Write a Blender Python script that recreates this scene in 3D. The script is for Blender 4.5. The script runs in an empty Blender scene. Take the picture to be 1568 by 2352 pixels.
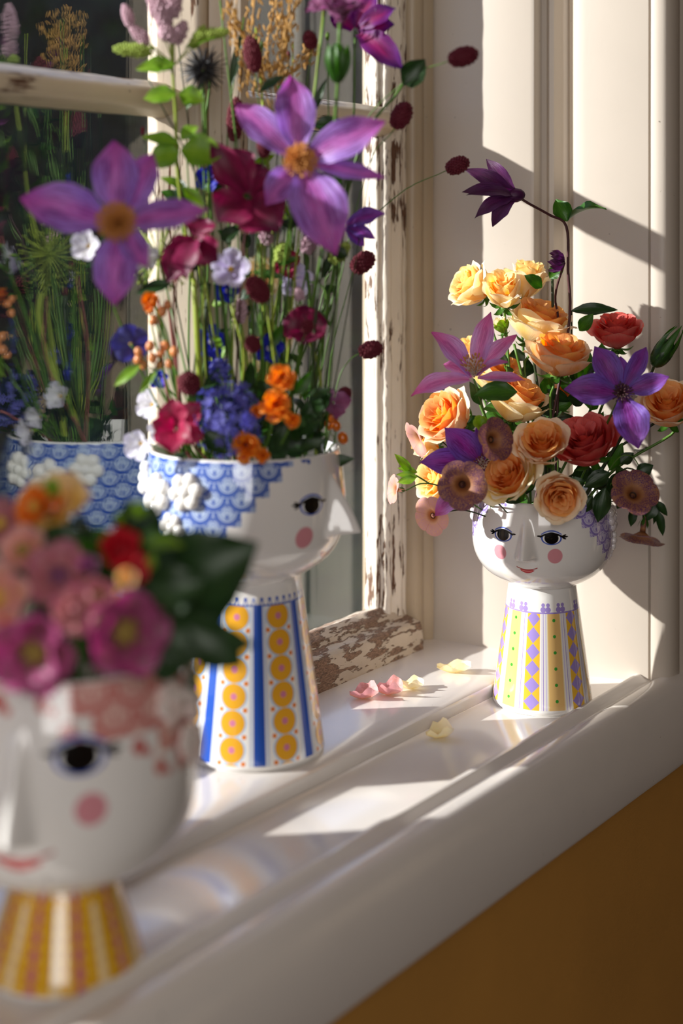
import bpy, bmesh, math, random
from mathutils import Vector, Matrix, noise
from math import pi, sin, cos, sqrt, radians
random.seed(7)
C = bpy.context.scene.collection
SC = bpy.context.scene
# ------------------------------------------------------------------ camera
CAM = Vector((0.0, -0.849, 0.534)); FPX = 3400.0; HOR = 530.0
F = Vector((0.8121, 0.5835, 0)); F.normalize()
R = Vector((F.y, -F.x, 0)); Z = Vector((0, 0, 1))
cd = bpy.data.cameras.new('camera'); cam = bpy.data.objects.new('camera', cd); C.objects.link(cam)
cam.location = CAM
cam.rotation_euler = F.to_track_quat('-Z', 'Y').to_euler()
cd.sensor_fit = 'VERTICAL'; cd.sensor_height = 36.0; cd.lens = FPX/2352*36
cd.shift_y = -(1176-HOR)/2352
cd.clip_start = 0.02; cd.clip_end = 200
cd.dof.use_dof = True; cd.dof.focus_distance = 1.66; cd.dof.aperture_fstop = 2.0; cd.dof.aperture_blades = 9
SC.camera = cam
# ------------------------------------------------------------------ light
w = bpy.data.worlds.new('sky'); SC.world = w; w.use_nodes = True
bg = w.node_tree.nodes['Background']; bg.inputs[0].default_value = (0.50, 0.60, 0.95, 1); bg.inputs[1].default_value = 1.5
SUN = Vector((0.95, -1.0, -0.51)).normalized()
sd = bpy.data.lights.new('sun', 'SUN'); sd.energy = 11.3; sd.color = (1.0, 0.955, 0.935); sd.angle = radians(0.75)
so = bpy.data.objects.new('sun', sd); C.objects.link(so); so.rotation_euler = SUN.to_track_quat('-Z', 'Y').to_euler()
so.location = (-4, 4, 3)
ad = bpy.data.lights.new('room_window_light', 'AREA'); ad.shape = 'RECTANGLE'; ad.size = 1.1; ad.size_y = 1.3
ad.energy = 26; ad.color = (1.0, 0.96, 0.92)
ao = bpy.data.objects.new('room_window_light', ad); C.objects.link(ao); ao.location = (-1.15, -1.65, 0.95)
ao.rotation_euler = Vector((1.0, 0.72, -0.28)).to_track_quat('-Z', 'Y').to_euler()
SC.view_settings.view_transform = 'Standard'; SC.view_settings.look = 'None'; SC.view_settings.gamma = 1
SC.view_settings.use_curve_mapping = False; SC.view_settings.exposure = 0.0
try:
    SC.cycles.max_bounces = 10; SC.cycles.transparent_max_bounces = 24
    SC.cycles.sample_clamp_indirect = 4.0
except Exception: pass

# ------------------------------------------------------------------ helpers
def P(px, py, d):
    """unproject a measured point of the survey to world space (d = distance along the view axis)"""
    return CAM + R*((px-784)/FPX*d) + F*d + Z*(-(py-HOR)/FPX*d)
def V(r, u, t): return R*r + Z*u - F*t          # right, up, towards the camera
def lin(h):
    h = h.lstrip('#'); c = [int(h[i:i+2], 16)/255 for i in (0, 2, 4)]
    return tuple((x/12.92 if x <= .04045 else ((x+.055)/1.055)**2.4) for x in c)
class G:
    """mesh gatherer"""
    def __init__(s): s.v = []; s.f = []; s.uv = []; s.mi = []
    def grid(s, rows, uvs=None, mi=0, closed=False):
        nr = len(rows); nc = len(rows[0]); b = len(s.v)
        for r in rows: s.v.extend(r)
        for i in range(nr-1):
            for j in range(nc-1 if not closed else nc):
                j2 = (j+1) % nc
                s.f.append((b+i*nc+j, b+i*nc+j2, b+(i+1)*nc+j2, b+(i+1)*nc+j))
                u0, u1 = j/(nc-1 if not closed else nc), (j+1)/(nc-1 if not closed else nc)
                v0, v1 = i/(nr-1), (i+1)/(nr-1)
                s.uv.append(((u0, v0), (u1, v0), (u1, v1), (u0, v1))); s.mi.append(mi)
    def tube(s, pts, rad, n=6, mi=0, smooth=True, cap=True):
        pts = [Vector(p) for p in pts]
        if smooth and len(pts) > 2: pts, rad = catmull(pts, rad)
        elif not isinstance(rad, (list, tuple)): rad = [rad]*len(pts)
        t0 = (pts[1]-pts[0]).normalized(); a = t0.orthogonal().normalized(); rows = []
        for i, p in enumerate(pts):
            t = (pts[min(i+1, len(pts)-1)]-pts[max(i-1, 0)])
            if t.length < 1e-9: t = t0
            t = t.normalized(); a = (a-t*a.dot(t)); a = a.normalized() if a.length > 1e-6 else t.orthogonal().normalized()
            b = t.cross(a); rows.append([p+(a*cos(2*pi*k/n)+b*sin(2*pi*k/n))*rad[i] for k in range(n)])
        s.grid(rows, closed=True, mi=mi)
        if cap:
            b0 = len(s.v)-n; s.f.append(tuple(range(b0, b0+n))); s.uv.append(tuple((.5, 1) for _ in range(n))); s.mi.append(mi)
    def ball(s, c, r, n=6, m=4, mi=0, axis=None, k=(1, 1, 1)):
        c = Vector(c); M = axis.to_track_quat('Z', 'Y').to_matrix() if axis is not None else Matrix.Identity(3)
        rows = []
        for i in range(m+1):
            th = pi*i/m; rr = max(sin(th), 0.02)
            rows.append([c+M@Vector((r*k[0]*rr*cos(2*pi*j/n), r*k[1]*rr*sin(2*pi*j/n), -r*k[2]*cos(th))) for j in range(n)])
        s.grid(rows, closed=True, mi=mi)
    def box(s, x0, x1, y0, y1, z0, z1, mi=0):
        b = len(s.v); s.v += [Vector((x, y, z)) for z in (z0, z1) for y in (y0, y1) for x in (x0, x1)]
        for f in ((0, 2, 3, 1), (4, 5, 7, 6), (0, 1, 5, 4), (2, 6, 7, 3), (0, 4, 6, 2), (1, 3, 7, 5)):
            s.f.append(tuple(b+i for i in f)); s.uv.append(((0, 0), (1, 0), (1, 1), (0, 1))); s.mi.append(mi)
    def prism(s, prof, axis, a0, a1, n=1, jit=0.0, mi=0, sc=30, closed=True, st=(1, 1, 1)):
        """extrude a closed profile along axis 'x' or 'z' with optional roughness"""
        rows = []
        for i in range(n+1):
            t = a0+(a1-a0)*i/n; row = []
            for (p, q) in prof:
                v = Vector((t, p, q)) if axis == 'x' else Vector((p, q, t))
                if jit:
                    w_ = Vector((v.x*st[0], v.y*st[1], v.z*st[2]))*sc
                    d = noise.noise_vector(w_)*jit + noise.noise_vector(w_*3.1)*jit*.5
                    v = v + (Vector((0, d.y, d.z)) if axis == 'x' else Vector((d.x, d.y, 0)))
                row.append(v)
            rows.append(row)
        s.grid(rows, closed=closed, mi=mi)
        if closed:
            m = len(prof); b = len(s.v)-m
            s.f.append(tuple(range(b, b+m))); s.uv.append(tuple((0, 0) for _ in range(m))); s.mi.append(mi)
            b = len(s.v)-m*(n+1); s.f.append(tuple(reversed(range(b, b+m)))); s.uv.append(tuple((0, 0) for _ in range(m))); s.mi.append(mi)
    def build(s, name, mats, parent=None, smooth=True, origin=None, shade=None):
        o_ = Vector(origin) if origin is not None else (parent_loc(parent) if parent else Vector((0, 0, 0)))
        me = bpy.data.meshes.new(name); me.from_pydata([tuple(v-o_) for v in s.v], [], s.f)
        uvl = me.uv_layers.new(name='UVMap'); k = 0; flat = []
        for u in s.uv:
            for q in u: flat += [q[0], q[1]]
        uvl.data.foreach_set('uv', flat)
        if not isinstance(mats, (list, tuple)): mats = [mats]
        for m in mats: me.materials.append(m)
        if len(mats) > 1: me.polygons.foreach_set('material_index', s.mi)
        if smooth: me.polygons.foreach_set('use_smooth', [True]*len(me.polygons))
        me.update()
        o = bpy.data.objects.new(name, me); C.objects.link(o)
        if parent: o.parent = parent
        if origin is not None and not parent: o.location = o_
        if smooth == 'auto':
            me.set_sharp_from_angle(angle=radians(38))
        return o
def parent_loc(p):
    l = Vector((0, 0, 0))
    while p is not None: l = l+p.location; p = p.parent
    return l
def catmull(pts, rad, sub=5):
    if not isinstance(rad, (list, tuple)): rad = [rad]*len(pts)
    if len(rad) == 2 and len(pts) > 2: rad = [rad[0]+(rad[1]-rad[0])*i/(len(pts)-1) for i in range(len(pts))]
    q = [pts[0]*2-pts[1]]+list(pts)+[pts[-1]*2-pts[-2]]; out = []; ro = []
    for i in range(1, len(q)-2):
        for k in range(sub):
            t = k/sub
            out.append(.5*((2*q[i])+(-q[i-1]+q[i+1])*t+(2*q[i-1]-5*q[i]+4*q[i+1]-q[i+2])*t*t+(-q[i-1]+3*q[i]-3*q[i+1]+q[i+2])*t**3))
            ro.append(rad[i-1]+(rad[i]-rad[i-1])*t)
    out.append(pts[-1]); ro.append(rad[-1]); return out, ro
def thing(name, label, cat, loc, group=None):
    o = bpy.data.objects.new(name, None); C.objects.link(o); o.location = loc; o.empty_display_size = .01
    o['label'] = label; o['category'] = cat
    if group: o['group'] = group
    return o
def tag(o, label, cat, group=None):
    o['label'] = label; o['category'] = cat
    if group: o['group'] = group
    return o
def struct(o, label=None):
    o['kind'] = 'structure'
    if label: o['label'] = label
    return o
def place(me, name, M, parent, mats=None):
    """link a part that shares a mesh; M is the world matrix"""
    o = bpy.data.objects.new(name, me); C.objects.link(o); o.parent = parent
    o.matrix_local = Matrix.Translation(-parent_loc(parent))@M
    if mats:
        for i, m in enumerate(mats): o.material_slots[i].link = 'OBJECT'; o.material_slots[i].material = m
    return o
def frame(c, n, up=None, s=1.0):
    """world matrix with local +Z = n"""
    n = n.normalized(); up = up or Z
    x = up.cross(n)
    if x.length < 1e-4: x = n.orthogonal()
    x.normalize(); y = n.cross(x)
    M = Matrix((x, y, n)).transposed().to_4x4(); 
    return Matrix.Translation(c)@M@Matrix.Scale(s, 4)

# ------------------------------------------------------------------ shader expressions
class NT:
    def __init__(s, name):
        s.m = bpy.data.materials.new(name); s.m.use_nodes = True; s.t = s.m.node_tree; s.n = s.t.nodes
        s.b = s.n['Principled BSDF']; s.out = s.n['Material Output']
    def link(s, a, b): s.t.links.new(a, b)
    def set(s, inp, v):
        i = s.b.inputs[inp]
        if isinstance(v, E): v = v.s
        if hasattr(v, 'is_linked'): s.link(v, i)
        elif isinstance(v, tuple) and len(v) == 3: i.default_value = (*v, 1)
        else: i.default_value = v
    def uv(s):
        q = s.n.new('ShaderNodeUVMap'); q.uv_map = 'UVMap'; x = s.n.new('ShaderNodeSeparateXYZ'); s.link(q.outputs[0], x.inputs[0])
        return E(s, x.outputs[0]), E(s, x.outputs[1])
    def vec(s, x, y, z=0.0):
        c = s.n.new('ShaderNodeCombineXYZ')
        for i, v in enumerate((x, y, z)):
            if isinstance(v, E): s.link(v.s, c.inputs[i])
            else: c.inputs[i].default_value = v
        return c.outputs[0]
    def obj(s, sc=(1, 1, 1)):
        q = s.n.new('ShaderNodeNewGeometry'); mp = s.n.new('ShaderNodeMapping'); s.link(q.outputs['Position'], mp.inputs[0])
        mp.inputs['Scale'].default_value = sc; return mp.outputs[0]
    def noise(s, vec, scale, detail=3, rough=.5, dist=0, w=None):
        q = s.n.new('ShaderNodeTexNoise'); s.link(vec, q.inputs['Vector']); q.inputs['Scale'].default_value = scale
        q.inputs['Detail'].default_value = detail; q.inputs['Roughness'].default_value = rough; q.inputs['Distortion'].default_value = dist
        return E(s, q.outputs[0])
    def vor(s, vec, scale, feature='F1', out=0, rnd=1.0):
        q = s.n.new('ShaderNodeTexVoronoi'); q.feature = feature; s.link(vec, q.inputs['Vector']); q.inputs['Scale'].default_value = scale
        q.inputs['Randomness'].default_value = rnd
        return E(s, q.outputs[out])
    def mix(s, f, a, b):
        q = s.n.new('ShaderNodeMix'); q.data_type = 'RGBA'
        if isinstance(f, E): s.link(f.s, q.inputs[0])
        else: q.inputs[0].default_value = f
        for k, v in ((6, a), (7, b)):
            if isinstance(v, tuple): q.inputs[k].default_value = (*v[:3], 1)
            else: s.link(v, q.inputs[k])
        return q.outputs[2]
    def bump(s, h, strength=.3, dist=.001, chain=None):
        q = s.n.new('ShaderNodeBump'); s.link(h.s, q.inputs['Height']); q.inputs['Strength'].default_value = strength
        q.inputs['Distance'].default_value = dist
        if chain is not None: s.link(chain, q.inputs['Normal'])
        s.link(q.outputs[0], s.b.inputs['Normal']); return q.outputs[0]
class E:
    def __init__(s, nt, sock): s.nt = nt; s.s = sock
    def _op(s, op, *args):
        q = s.nt.n.new('ShaderNodeMath'); q.operation = op
        for i, a in enumerate((s,)+args):
            if isinstance(a, E): s.nt.link(a.s, q.inputs[i])
            else: q.inputs[i].default_value = a
        return E(s.nt, q.outputs[0])
    def __add__(s, o): return s._op('ADD', o)
    __radd__ = __add__
    def __sub__(s, o): return s._op('SUBTRACT', o)
    def __rsub__(s, o): return (s*-1)+o
    def __mul__(s, o): return s._op('MULTIPLY', o)
    __rmul__ = __mul__
    def __truediv__(s, o): return s._op('DIVIDE', o)
    def abs(s): return s._op('ABSOLUTE')
    def floor(s): return s._op('FLOOR')
    def fract(s): return s._op('FRACT')
    def sqrt(s): return s._op('SQRT')
    def sin(s): return s._op('SINE')
    def pow(s, k): return s._op('POWER', k)
    def min(s, o): return s._op('MINIMUM', o)
    def max(s, o): return s._op('MAXIMUM', o)
    def clamp(s): return s.min(1.0).max(0.0)
    def sm(s, a, b):
        """0 at a, 1 at b"""
        q = s.nt.n.new('ShaderNodeMapRange'); q.interpolation_type = 'SMOOTHSTEP'; s.nt.link(s.s, q.inputs[0])
        if a > b: q.inputs[1].default_value = b; q.inputs[2].default_value = a; q.inputs[3].default_value = 1; q.inputs[4].default_value = 0
        else: q.inputs[1].default_value = a; q.inputs[2].default_value = b
        return E(s.nt, q.outputs[0])
    def lt(s, k, w=0.0):
        if isinstance(k, E): return s._op('LESS_THAN', k)
        return s.sm(k+w, k-w) if w else s._op('LESS_THAN', k)
    def gt(s, k): return s._op('GREATER_THAN', k)
def hyp(a, b): return (a*a+b*b).sqrt()

# ------------------------------------------------------------------ materials
def paint(name, col=lin('#ded2c5'), rough=.32, grain=(1, 1, 1), peel=None, wood=lin('#5c4130'), bumpk=.25, dirt=.25, coat=0.0):
    n = NT(name); v = n.obj(grain)
    big = n.noise(n.obj((1, 1, 1)), 9, 4, .6); fine = n.noise(v, 120, 3, .6)
    c = n.mix(big.sm(.35, .8)*dirt, col, tuple(x*.72 for x in col))
    spots = n.noise(n.obj((1, 1, 1)), 150, 2, .5).sm(.765, .80)
    c = n.mix(spots*.8, c, lin('#5a4a3c'))
    h = fine*.35+big*.5
    rg = None
    if peel is not None:
        pn = n.noise(v, 38, 6, .62, .3)+n.noise(n.obj((1, 1, 1)), 14, 3, .5)*.55
        m = pn.sm(peel+.015, peel-.015)          # 1 = bare wood
        g = n.noise(v, 230, 5, .7)
        wc = n.mix(g.sm(.3, .7), tuple(x*.55 for x in wood), tuple(min(1, x*1.9) for x in wood))
        edge = pn.sm(peel+.05, peel)
        c = n.mix(edge*.35, c, lin('#a8957e'))
        c = n.mix(m, c, wc)
        h = (1-m)*2.2+g*m*.9+h*.4
        rg = m*.55+rough
    n.set('Base Color', c); n.set('Roughness', rg if rg is not None else rough); n.set('Specular IOR Level', .5)
    if coat: n.set('Coat Weight', coat); n.set('Coat Roughness', .12)
    n.bump(h, bumpk, .0012); return n.m
def plain(name, col, rough=.5, spec=.4, emit=None):
    n = NT(name); f = n.noise(n.obj(), 40, 3)
    n.set('Base Color', n.mix(f.sm(.3, .7)*.5, col, tuple(x*.8 for x in col))); n.set('Roughness', rough); n.set('Specular IOR Level', spec); return n.m
_pm = {}
def petal(name, mid, edge, tip=None, trans=.4, rough=.45, vein=.5, veinc=None, ridge=30, tcol=None, bmp=.4):
    """thin petal: u across, v from base to tip; colour belongs to the petal, part of the light passes through"""
    if name in _pm: return _pm[name]
    n = NT(name); u, v = n.uv()
    x = (u-.5).abs()*2
    nz = n.noise(n.vec(u*ridge, v*2.5), 1.0, 3, .6)
    c = n.mix((x+(nz-.5)*.5).sm(.05, .75), mid, edge)
    if tip is not None: c = n.mix((v+(nz-.5)*.35).sm(.55, 1.0), c, tip)
    vc = veinc or tuple(k*.5 for k in mid)
    c = n.mix(nz.sm(.50, .62)*vein, c, vc)
    fz = n.noise(n.vec(u*ridge*2.3, v*4.0, .7), 1.0, 2, .6)
    c = n.mix(fz.sm(.54, .70)*vein*.55, c, tuple(min(1, k*1.7+.04) for k in edge))
    gn = n.noise(n.obj(), 90, 2)
    c = n.mix(gn.sm(.4, .75)*.18, c, tuple(k*.6 for k in edge))
    n.set('Base Color', c); n.set('Roughness', rough); n.set('Specular IOR Level', .35)
    n.bump(nz, bmp, .0008)
    tr = n.n.new('ShaderNodeBsdfTranslucent'); n.link(c, tr.inputs[0])
    hs = n.n.new('ShaderNodeHueSaturation'); n.link(c, hs.inputs['Color']); hs.inputs['Saturation'].default_value = 1.15; hs.inputs['Value'].default_value = 1.25
    n.link(hs.outputs[0], tr.inputs[0])
    mx = n.n.new('ShaderNodeMixShader'); mx.inputs[0].default_value = trans
    n.link(n.b.outputs[0], mx.inputs[1]); n.link(tr.outputs[0], mx.inputs[2]); n.link(mx.outputs[0], n.out.inputs[0])
    _pm[name] = n.m; return n.m
# ------------------------------------------------------------------ the setting
M_sill = paint('sill_paint', lin('#e2dbd4'), .22, (.6, 4, 4), bumpk=.10, dirt=.12, coat=.35)
M_jamb = paint('jamb_paint', lin('#c3b8ab'), .42, (3, 3, .5), bumpk=.14, dirt=.12)
M_post = paint('post_paint', lin('#b09e84'), .40, (4, 4, .35), bumpk=.35, dirt=.4)
M_stile = paint('stile_peeling', lin('#ddd2c2'), .45, (5, 5, .55), peel=.69, bumpk=.8, dirt=.5)
M_rail = paint('rail_peeling', lin('#c4b49f'), .5, (.9, 3.6, 3.6), peel=.755, bumpk=.9, dirt=.9, wood=lin('#7a6250'))
M_munt = paint('muntin_paint', lin('#d3c3a8'), .42, (.5, 5, 5), peel=.62, bumpk=.5, dirt=.5)
M_mull = paint('mullion_paint', lin('#c9b9a4'), .42, (5, 5, .5), peel=.62, bumpk=.5, dirt=.5)
def wallmat(name, col):
    n = NT(name); p = n.obj()
    f = n.noise(p, 6, 4); wv = n.noise(n.obj((1, 1, 5)), 260, 2, .6); wv2 = n.noise(n.obj((5, 1, 1)), 260, 2, .6)
    n.set('Base Color', n.mix(f.sm(.3, .75)*.4, col, tuple(x*.7 for x in col))); n.set('Roughness', .8)
    n.bump(wv+wv2, .35, .0008); return n.m
M_yellow = wallmat('yellow_wall_cloth', lin('#c08a3c'))
M_room = wallmat('room_wall_plaster', lin('#a08c74'))
M_ceil = plain('ceiling_paint', lin('#cfc4b4'), .8)
n = NT('floor_boards'); f = n.noise(n.obj((.5, 6, 1)), 9, 4); n.set('Base Color', n.mix(f.sm(.3, .7), lin('#7a5a3c'), lin('#4f3826'))); n.set('Roughness', .45); M_floor = n.m
def glassmat():
    n = NT('window_glass'); 
    tr = n.n.new('ShaderNodeBsdfTransparent'); tr.inputs[0].default_value = (.95, .97, .96, 1)
    gl = n.n.new('ShaderNodeBsdfGlossy'); gl.inputs['Roughness'].default_value = 0.0; gl.inputs[0].default_value = (1, 1, 1, 1)
    ge = n.n.new('ShaderNodeNewGeometry'); dt = n.n.new('ShaderNodeVectorMath'); dt.operation = 'DOT_PRODUCT'
    n.link(ge.outputs['Incoming'], dt.inputs[0]); n.link(ge.outputs['Normal'], dt.inputs[1])
    fr = (1-E(n, dt.outputs['Value']).abs()).pow(5.0)*.92+.085
    nz = n.noise(n.obj((7, 7, .6)), 3.2, 2, .5)
    b = n.n.new('ShaderNodeBump'); n.link(nz.s, b.inputs['Height']); b.inputs['Strength'].default_value = .12; b.inputs['Distance'].default_value = .004
    n.link(b.outputs[0], gl.inputs['Normal'])
    mx = n.n.new('ShaderNodeMixShader'); n.link(fr.s, mx.inputs[0]); n.link(tr.outputs[0], mx.inputs[1]); n.link(gl.outputs[0], mx.inputs[2])
    n.link(mx.outputs[0], n.out.inputs[0]); n.n.remove(n.b); return n.m
M_glass = glassmat()

X0, XE = -.55, 1.70                                    # run of the window bay
# inner board of the sill (raised), outer tray with its lip and apron
g = G(); g.prism([(.215, .018), (.03, .0182), (.004, .0175), (-.0005, .0150), (-.0015, .011), (-.0005, .0045), (.0, -.02), (.215, -.02)], 'x', X0, 1.60, 90, .0004, sc=14)
struct(g.build('trim_1', M_sill, smooth='auto'), 'raised inner board of the window sill, cream gloss paint')
lipp = [(.005, -.0008), (-.003, .0022), (-.006, .0003), (-.05, -.0003), (-.102, .0), (-.1045, .0015), (-.1060, .0072), (-.1085, .0086), (-.1130, .0082), (-.1180, .0035), (-.1225, .0012), (-.1270, .0022), (-.1300, .0050),
        (-.1370, .0080), (-.1470, .0076), (-.1540, .0040), (-.1580, -.0020), (-.1605, -.0100), (-.1640, -.0200), (-.1650, -.0500), (-.1655, -.0840), (-.1640, -.0885), (-.1600, -.0905), (-.1560, -.0910), (-.1540, -.0960), (-.1400, -.0960), (-.02, -.03), (.005, -.03)]
g = G(); g.prism(lipp, 'x', X0, 2.3, 100, .00035, sc=12)
struct(g.build('trim_2', M_sill, smooth='auto'), 'outer tray of the window sill with moulded lip and deep apron')
# right reveal: two panels with a recessed moulding between them
JX = lambda y: 1.590+.05*(.14-y) if y > -.01 else 1.578+.225*(.128-y)
g = G()
def vstrip(pts, a0=-.03, a1=1.5, n=24, j=.0003): g.prism(pts, 'z', a0, a1, n, j, sc=8, closed=False)
ya, yb, yc, yd = .0117, -.031, -.1215, -.1245
j = [(JX(.20), .20), (JX(.125), .125), (JX(.11), .11), (JX(ya+.004), ya+.004), (JX(ya)+.002, ya), (JX(ya)+.020, ya-.001), (JX(ya)+.024, ya-.006), (JX(ya)+.019, ya-.012), (JX(ya)+.022, ya-.017), (JX(ya)+.045, ya-.018), (JX(ya)+.049, ya-.022), (JX(ya)+.045, ya-.027), (JX(ya)+.052, ya-.030), (JX(yb)+.044, yb+.008), (JX(yb)+.039, yb+.004), (JX(yb)+.041, yb), (JX(yb)+.003, yb-.001), (JX(yb), yb-.004), (JX(yb)-.0008, yb-.02),
     (JX(yc), yc), (JX(yc)+.004, yc-.0008), (JX(yc)+.004, yc-.0022), (JX(yd), yd), (JX(yd)-.0005, yd-.006), (JX(yd)+.001, yd-.014), (JX(yd)+.006, yd-.020), (JX(yd)+.012, yd-.0225), (JX(yd)+.03, yd-.0235), (JX(yd)+.036, yd-.020), (JX(yd)+.042, yd-.024),
     (JX(yd)+.14, yd-.0245), (JX(yd)+.15, yd-.012), (JX(yd)+.16, yd-.012)]
vstrip(j); struct(g.build('wall_right', M_jamb, smooth='auto'), 'cream panelled window reveal on the right with recessed moulding')
# fixed frame post beside the right sash
g = G(); g.prism([(1.548, .23), (1.549, .166), (1.551, .158), (1.556, .153), (1.563, .151), (1.570, .1525), (1.5745, .156), (1.577, .154), (1.581, .149), (1.586, .1475), (1.588, .151), (1.615, .151), (1.615, .23)], 'z', .012, 1.5, 60, .0006, sc=10)
struct(g.build('trim_3', M_post, smooth='auto'), 'rounded fixed frame post beside the right sash')
# mullions between the casements
def mullion(x0, x1, nm):
    m = (x0+x1)/2
    g = G(); g.prism([(x0, .205), (x0, .150), (x0+.006, .146), (x0+.010, .138), (x0+.012, .134), (m-.014, .134), (m-.011, .122), (m-.006, .116), (m+.006, .116), (m+.011, .122), (m+.014, .134), (x1-.012, .134), (x1-.010, .138), (x1-.006, .146), (x1-.002, .150), (x1-.024, .205)], 'z', .012, 1.5, 60, .0006, sc=10)
    struct(g.build(nm, M_mull, smooth='auto'), 'worn mullion between two casements')
mullion(1.145, 1.20, 'trim_4'); mullion(.430, .778, 'trim_5'); mullion(.04, .10, 'trim_6'); mullion(-.34, -.28, 'trim_7')  # the second, out of view, is widened to keep sun off the front planter
# casements: stiles, rails, muntins, panes
def casement(nm, x0, x1, yg, right=False):
    root = bpy.data.objects.new(nm, None); C.objects.link(root); root.location = ((x0+x1)/2, yg, .02); struct(root, 'casement with peeling cream paint')
    g = G()   # bottom rail
    g.prism([(yg+.016, .012), (yg+.016, .066), (yg, .070), (yg-.003, .0705), (yg-.010, .064), (yg-.014, .0625), (yg-.016, .057), (yg-.026, .0545), (.140, .052), (.137, .044), (.1345, .030), (.1345, .020), (.133, .012)], 'x', x0-.01, x1+.040, 150, .0013, sc=55, st=(.5, 1.4, 1.4))
    g.build('rail', M_rail, root, smooth=True)
    for (za, zb) in ((.650, .686),):
        g = G(); g.prism([(yg+.014, za+.004), (yg+.014, zb-.004), (yg, zb), (yg-.006, zb+.0005), (yg-.012, zb-.003), (yg-.020, zb-.006), (yg-.028, zb-.010), (yg-.0305, zb-.014), (yg-.031, za+.012), (yg-.026, za+.007), (yg-.018, za+.005), (yg-.010, za+.002), (yg-.004, za)], 'x', x0-.004, x1+.006, 120, .0009, sc=40, st=(.5, 1.4, 1.4))
        g.build('muntin', M_munt, root)
    if right:
        prof = [(1.556, .200), (1.5040, .196), (1.5025, yg), (1.5045, yg-.0025), (1.5070, yg-.003), (1.5085, yg-.007), (1.5080, yg-.009), (1.5120, yg-.012), (1.5140, yg-.0135), (1.5170, yg-.0125), (1.5175, yg-.0105), (1.5215, yg-.0115), (1.5270, yg-.0155), (1.5340, yg-.0165), (1.5385, yg-.015), (1.5400, yg-.0125), (1.5440, yg-.0135), (1.5480, yg-.014), (1.5500, yg-.011), (1.556, yg-.010)]
        g = G(); g.prism(prof, 'z', .014, 1.5, 240, .0010, sc=48, st=(1.3, 1.3, .5)); g.build('stile', M_stile, root)
        g = G(); g.prism([(1.178, .196), (1.178, .150), (1.190, .148), (1.195, .155), (1.196, yg-.004), (1.198, yg), (1.184, .196)], 'z', .014, 1.5, 60, .0008, sc=30); g.build('stile', M_stile, root)
    else:
        for s in (0, 1):
            a = x0 if s == 0 else x1; k = 1 if s == 0 else -1
            g = G(); g.prism([(a-.006*k, yg+.016), (a-.006*k, .145), (a+.004*k, .145), (a+.010*k, .152), (a+.012*k, yg-.004), (a+.016*k, yg), (a+.014*k, yg+.016)], 'z', .014, 1.5, 60, .0008, sc=30); g.build('stile', M_mull, root)
    for (za, zb) in ((.062, .656), (.680, 1.48)):
        g = G(); g.box(x0+.004, x1+(0.004 if right else -.004), yg+.0005, yg+.0025, za, zb); g.build('pane', M_glass, root, smooth=False)
casement('window_1', 1.185, 1.502, .178, True)
casement('window_2', .778, 1.145, .195)
casement('window_3', .10, .430, .195)
casement('window_4', -.28, .04, .195)
# walls around
g = G(); g.box(X0-3, X0+.3, -.14, .21, -.9, 2.2); struct(g.build('wall_left_of_window', M_yellow, smooth=False))
g = G(); g.box(X0+.3, 3.4, -.14, .21, 1.42, 2.2); struct(g.build('wall_over_window', M_yellow, smooth=False))
g = G(); g.box(1.80, 3.4, -.14, .21, -.9, 1.42); struct(g.build('wall_right_of_window', M_yellow, smooth=False))
g = G(); g.box(X0+.3, 1.80, .14, .30, -.9, -.019); struct(g.build('wall_outer', M_room, smooth=False))
g = G(); g.prism([(-.144, -.9), (-.144, -.0955), (-.10, -.0955), (-.10, -.9)], 'x', X0+.3, 2.3, 40, .0015, sc=4); struct(g.build('wall_below_sill', M_yellow, smooth='auto'), 'ochre fabric covered wall below the sill')
g = G(); g.box(3.3, 3.4, -4, -.14, -.9, 2.2); struct(g.build('wall_far_right', M_room, smooth=False))
g = G(); g.box(-3.6, -3.5, -4, -.14, -.9, 2.2); struct(g.build('wall_left', M_room, smooth=False))
g = G(); g.box(-3.6, 3.4, -4.1, -4, -.9, 2.2); struct(g.build('wall_back', M_room, smooth=False))
g = G(); g.box(-3.6, 3.4, -4.1, .3, -1.0, -.9); struct(g.build('floor', M_floor, smooth=False))
g = G(); g.box(-3.6, 3.4, -4.1, .3, 2.2, 2.3); struct(g.build('ceiling', M_ceil, smooth=False))
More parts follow.
